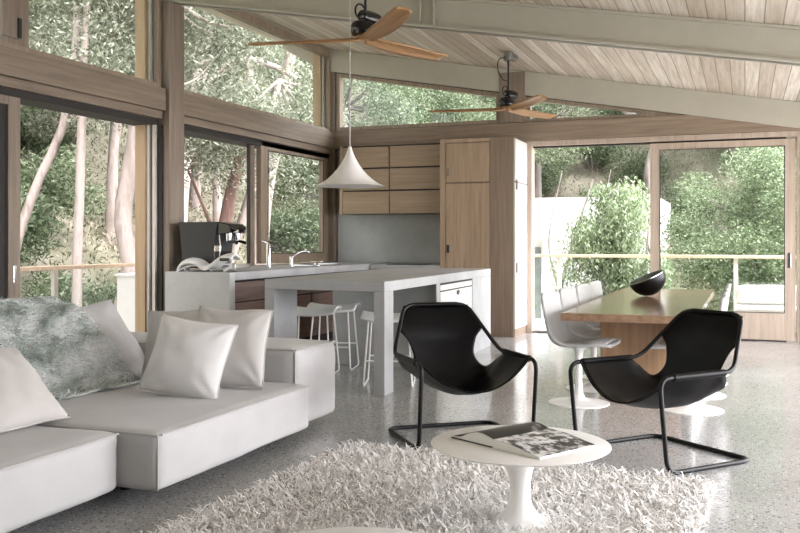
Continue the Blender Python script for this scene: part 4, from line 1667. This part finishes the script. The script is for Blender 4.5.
def mag_side(sgn, w, d, name, mat, thick, arch):
    """one half of the open magazine: spine along local y at x = 0."""
    def top(u, v):
        x = u * w
        z = thick * (1 - 0.85 * u) + arch * math.sin(min(1.0, u * 1.25) * PI) * (1 - 0.2 * u)
        return Vector((sgn * x, (v - 0.5) * d, 0.004 + z))
    m = MB()
    m.grid(top, 18, 4)
    page = m.build(name, mat, mg, smooth=180)
    b = MB()
    for k in range(18):
        u0, u1 = k / 18, (k + 1) / 18
        p = [top(u0, 0), top(u1, 0), top(u1, 1), top(u0, 1)]
        q = [Vector((a.x, a.y, 0.004)) for a in p]
        p = [a - Vector((0, 0, 0.0012)) for a in p]
        fs = [(0, 1, 2, 3), (7, 6, 5, 4), (0, 4, 5, 1), (2, 6, 7, 3)]
        if k == 17:
            fs.append((1, 5, 6, 2))
        b.add(p + q, fs)
    b.build('page_block', M['page'], mg, recalc=True, merge=0.0001)
    c = MB()
    c.box(min(0, sgn * (w + 0.006)), max(0, sgn * (w + 0.006)), -d / 2 - 0.005, d / 2 + 0.005, 0, 0.0035)
    c.build('cover', M['black_gloss'] if sgn < 0 else M['page'], mg)
    return page


mag_side(-1, 0.24, 0.34, 'picture_page', M['photo_dark'], 0.030, 0.026)
mag_side(1, 0.25, 0.34, 'picture_page', M['photo_mid'], 0.030, 0.006)


# ------------------------------------------------------------------ sofa
so = thing('sofa', 'large low light grey linen modular sofa', 'sofa', (0, 0, 0))
soft_box(-3.92, -2.62, 1.5, 3.325, 0.08, 0.345, 0.035, 0.012, 0.006, 1.0, 26).build('seat', M['sofa'], so, smooth=180, merge=0.0005)
soft_box(-3.92, -2.425, 3.335, 4.835, 0.08, 0.345, 0.035, 0.012, 0.006, 5.0, 26).build('seat', M['sofa'], so, smooth=180, merge=0.0005)
soft_box(-4.36, -2.53, 4.84, 5.43, 0.06, 0.545, 0.045, 0.01, 0.006, 9.0, 24).build('armrest', M['sofa'], so, smooth=180, merge=0.0005)
soft_box(-4.40, -3.93, 1.5, 4.835, 0.08, 0.545, 0.045, 0.01, 0.005, 13.0, 22).build('backrest', M['sofa'], so, smooth=180, merge=0.0005)


def piping(pts):
    m = MB()
    m.tube(pts, 0.0045, 6)
    m.build('piping', M['piping'], so, smooth=60)


e = 0.008
piping([(-3.9, 3.345 - e, 0.345 - e), (-2.425 + e - 0.012, 3.345 - e, 0.345 - e)])
piping([(-2.425 - e + 0.01, 3.36, 0.345 - e), (-2.425 - e + 0.012, 4.0, 0.345 - e + 0.004), (-2.425 - e + 0.01, 4.82, 0.345 - e)])
piping([(-2.425 - e, 3.345, 0.335), (-2.425 - e, 3.345, 0.09)])
piping([(-2.62 - e + 0.01, 1.6, 0.345 - e), (-2.62 - e + 0.012, 2.4, 0.345 - e + 0.004), (-2.62 - e + 0.01, 3.31, 0.345 - e)])
piping([(-2.53 - e, 4.85, 0.53), (-2.53 - e, 4.85, 0.10)])
piping([(-4.2, 4.85, 0.545 - e), (-2.54 - e, 4.85, 0.545 - e)])
piping([(-2.53 - e, 4.86, 0.545 - e), (-2.53 - e, 5.42, 0.545 - e)])
m = MB()
for fx, fy in ((-2.95, 1.8), (-2.95, 3.1), (-2.8, 3.6), (-2.8, 4.6), (-2.8, 5.2), (-3.8, 1.8), (-3.8, 3.1), (-3.8, 4.6), (-4.2, 5.2)):
    f = MB()
    f.lathe([(0.03, 0.0), (0.035, 0.09)], (fx, fy, 0), 12)
    f.build('foot', M['dark_metal'], so)


def pillow_surface(w, h, t, seed, wr=0.017):
    def f(u, v, side):
        a, b = (u - 0.5) * 2, (v - 0.5) * 2
        th = t / 2 * ((1 - abs(a) ** 2.6) * (1 - abs(b) ** 2.6)) ** 0.62
        px = 1 - 0.07 * (1 - b * b) ** 1
        pz = 1 - 0.07 * (1 - a * a) ** 1
        x = a * w / 2 * (px if abs(a) > 0 else 1)
        z = b * h / 2 * pz
        k = noise.noise(Vector((x * 5 + seed, z * 5, side * 3.0))) + 0.6 * noise.noise(Vector((x * 11, z * 8 + seed, side)))
        # creases pulled out of the four corners
        for ca_, cb_ in ((-1, -1), (1, -1), (1, 1), (-1, 1)):
            du, dv = a - ca_, b - cb_
            dd = math.hypot(du, dv)
            k += 0.9 * math.exp(-(dd / 0.55) ** 2) * math.sin(math.atan2(dv, du) * 9 + seed)
        z -= 0.035 * t / 0.17 * (1 - b) * 0.25 * (1 - a * a)
        x += 0.012 * noise.noise(Vector((z * 4, seed, 2.0)))
        z += 0.014 * noise.noise(Vector((x * 4, seed, 5.0)))
        y = -side * (th + wr * k * (1 - a ** 6) * (1 - b ** 6))
        return Vector((x, y, z))
    return f


def pillow(name, label, cat, w, h, t, mat, loc, yaw, tilt, roll, seed, group=None):
    """yaw: direction of the front normal from -Y; tilt leans it back; roll turns it in its own plane."""
    f = pillow_surface(w, h, t, seed)
    m = MB()
    m.grid(lambda u, v: f(u, v, 1), 30, 30)
    m.grid(lambda u, v: f(u, v, -1), 30, 30)
    o = m.build(name, mat, smooth=180, merge=0.0004)
    R = Matrix.Rotation(yaw, 4, 'Z') @ Matrix.Rotation(-tilt, 4, 'X') @ Matrix.Rotation(roll, 4, 'Y')
    o.matrix_world = Matrix.Translation(loc) @ R
    tag(o, label, cat, group)
    e = MB()
    ring = [f(k / 30, 0, 0) for k in range(31)] + [f(1, k / 30, 0) for k in range(1, 31)] + [f(1 - k / 30, 1, 0) for k in range(1, 31)] + [f(0, 1 - k / 30, 0) for k in range(1, 30)]
    e.tube([Vector((p.x, 0, p.z)) for p in ring], 0.004, 6, closed=True)
    s = e.build('seam', mat, o, smooth=60)
    return o, f


pillow('cushion', 'white square cushion at the front of the group on the sofa', 'cushion', 0.46, 0.44, 0.17, M['pillow_white'], (-2.86, 4.21, 0.56), 0.22, 0.42, 0.13, 2.0)
pillow('cushion', 'pale grey cushion leaning on the sofa arm behind the white one', 'cushion', 0.46, 0.46, 0.17, M['pillow_grey'], (-2.80, 4.54, 0.585), 0.20, 0.30, 0.05, 4.0)
pillow('cushion', 'grey cushion mostly hidden in the sofa corner behind the group', 'cushion', 0.44, 0.44, 0.16, M['pillow_grey'], (-3.22, 4.62, 0.57), 0.12, 0.30, -0.06, 6.0)
pillow('cushion', 'light grey cushion with a pointed corner in front of the fur throw', 'cushion', 0.50, 0.49, 0.19, M['pillow_grey'], (-3.21, 3.21, 0.525), PI / 2 - 0.08, 0.88, 0.03, 8.0)
bcA, fA = pillow('back_cushion', 'large grey sofa back cushion under the fur throw', 'cushion', 1.0, 0.58, 0.24, M['sofa'], (-3.74, 3.40, 0.575), PI / 2, 0.62, 0.0, 10.0)
bcB, fB = pillow('back_cushion', 'large grey sofa back cushion beside the fur throw', 'cushion', 0.92, 0.58, 0.24, M['sofa'], (-3.74, 4.43, 0.56), PI / 2, 0.62, -0.04, 12.0)

# fur throw over the back cushion and onto the seat
th = thing('fur_throw', 'grey-green fur throw draped over the sofa back', 'throw', (0, 0, 0))
bpy.context.view_layer.update()


def throw_pt(u, v):
    """u along the sofa, v from the top of the cushions (0) down and out on the seat (1)."""
    yw = 2.3 + u * (2.02 + 0.28 * v)

    def off(cy, w, f, vv):
        q = (yw - cy) / w + 0.5
        return -f(q, vv, 1).y if 0.0 < q < 1.0 else 0.0

    vv = 1.0 - min(1, v / 0.72) * 0.93
    o = max(off(3.40, 1.0, fA, vv), off(4.43, 0.92, fB, vv), 0.035) + 0.022
    p = bcA.matrix_world @ Vector((yw - 3.40, -o, (vv - 0.5) * 0.58 + (0.03 if v < 0.03 else 0)))
    if v > 0.72:
        t = (v - 0.72) / 0.28
        p.x += 0.20 * t
        p.z += (0.372 - p.z) * min(1, t * 2.2)
    p.z += 0.012 * noise.noise(Vector((u * 9, v * 7, 1.3)))
    return p


m = MB()
m.grid(throw_pt, 40, 40)
m.build('hide', M['fur'], th, smooth=180, solid=0.006)
GU = 120
tp = np.array([[list(throw_pt(i / GU, j / GU)) for i in range(GU + 1)] for j in range(GU + 1)])


def fur_roots(n):
    u = rng.random(n) * (GU - 1)
    v = rng.random(n) * (GU - 1)
    i, j = u.astype(int), v.astype(int)
    fu, fv = (u - i)[:, None], (v - j)[:, None]
    p = tp[j, i] * (1 - fu) * (1 - fv) + tp[j, i + 1] * fu * (1 - fv) + tp[j + 1, i] * (1 - fu) * fv + tp[j + 1, i + 1] * fu * fv
    a = tp[j, i + 1] - tp[j, i]
    b = tp[j + 1, i] - tp[j, i]
    N = np.cross(b, a)
    N /= np.linalg.norm(N, axis=1)[:, None] + 1e-9
    N *= np.where(N[:, 0:1] + N[:, 2:3] < 0, -1, 1)
    N = N * 0.55 + np.array([[0.25, 0.1, -0.55]]) + rng.normal(size=(n, 3)) * 0.28
    N /= np.linalg.norm(N, axis=1)[:, None]
    return p + N * 0.004, N


strands(16000, fur_roots, 0.05, 0.0016, 'fur', M['fur'], th, lean=0.6)['kind'] = 'stuff'
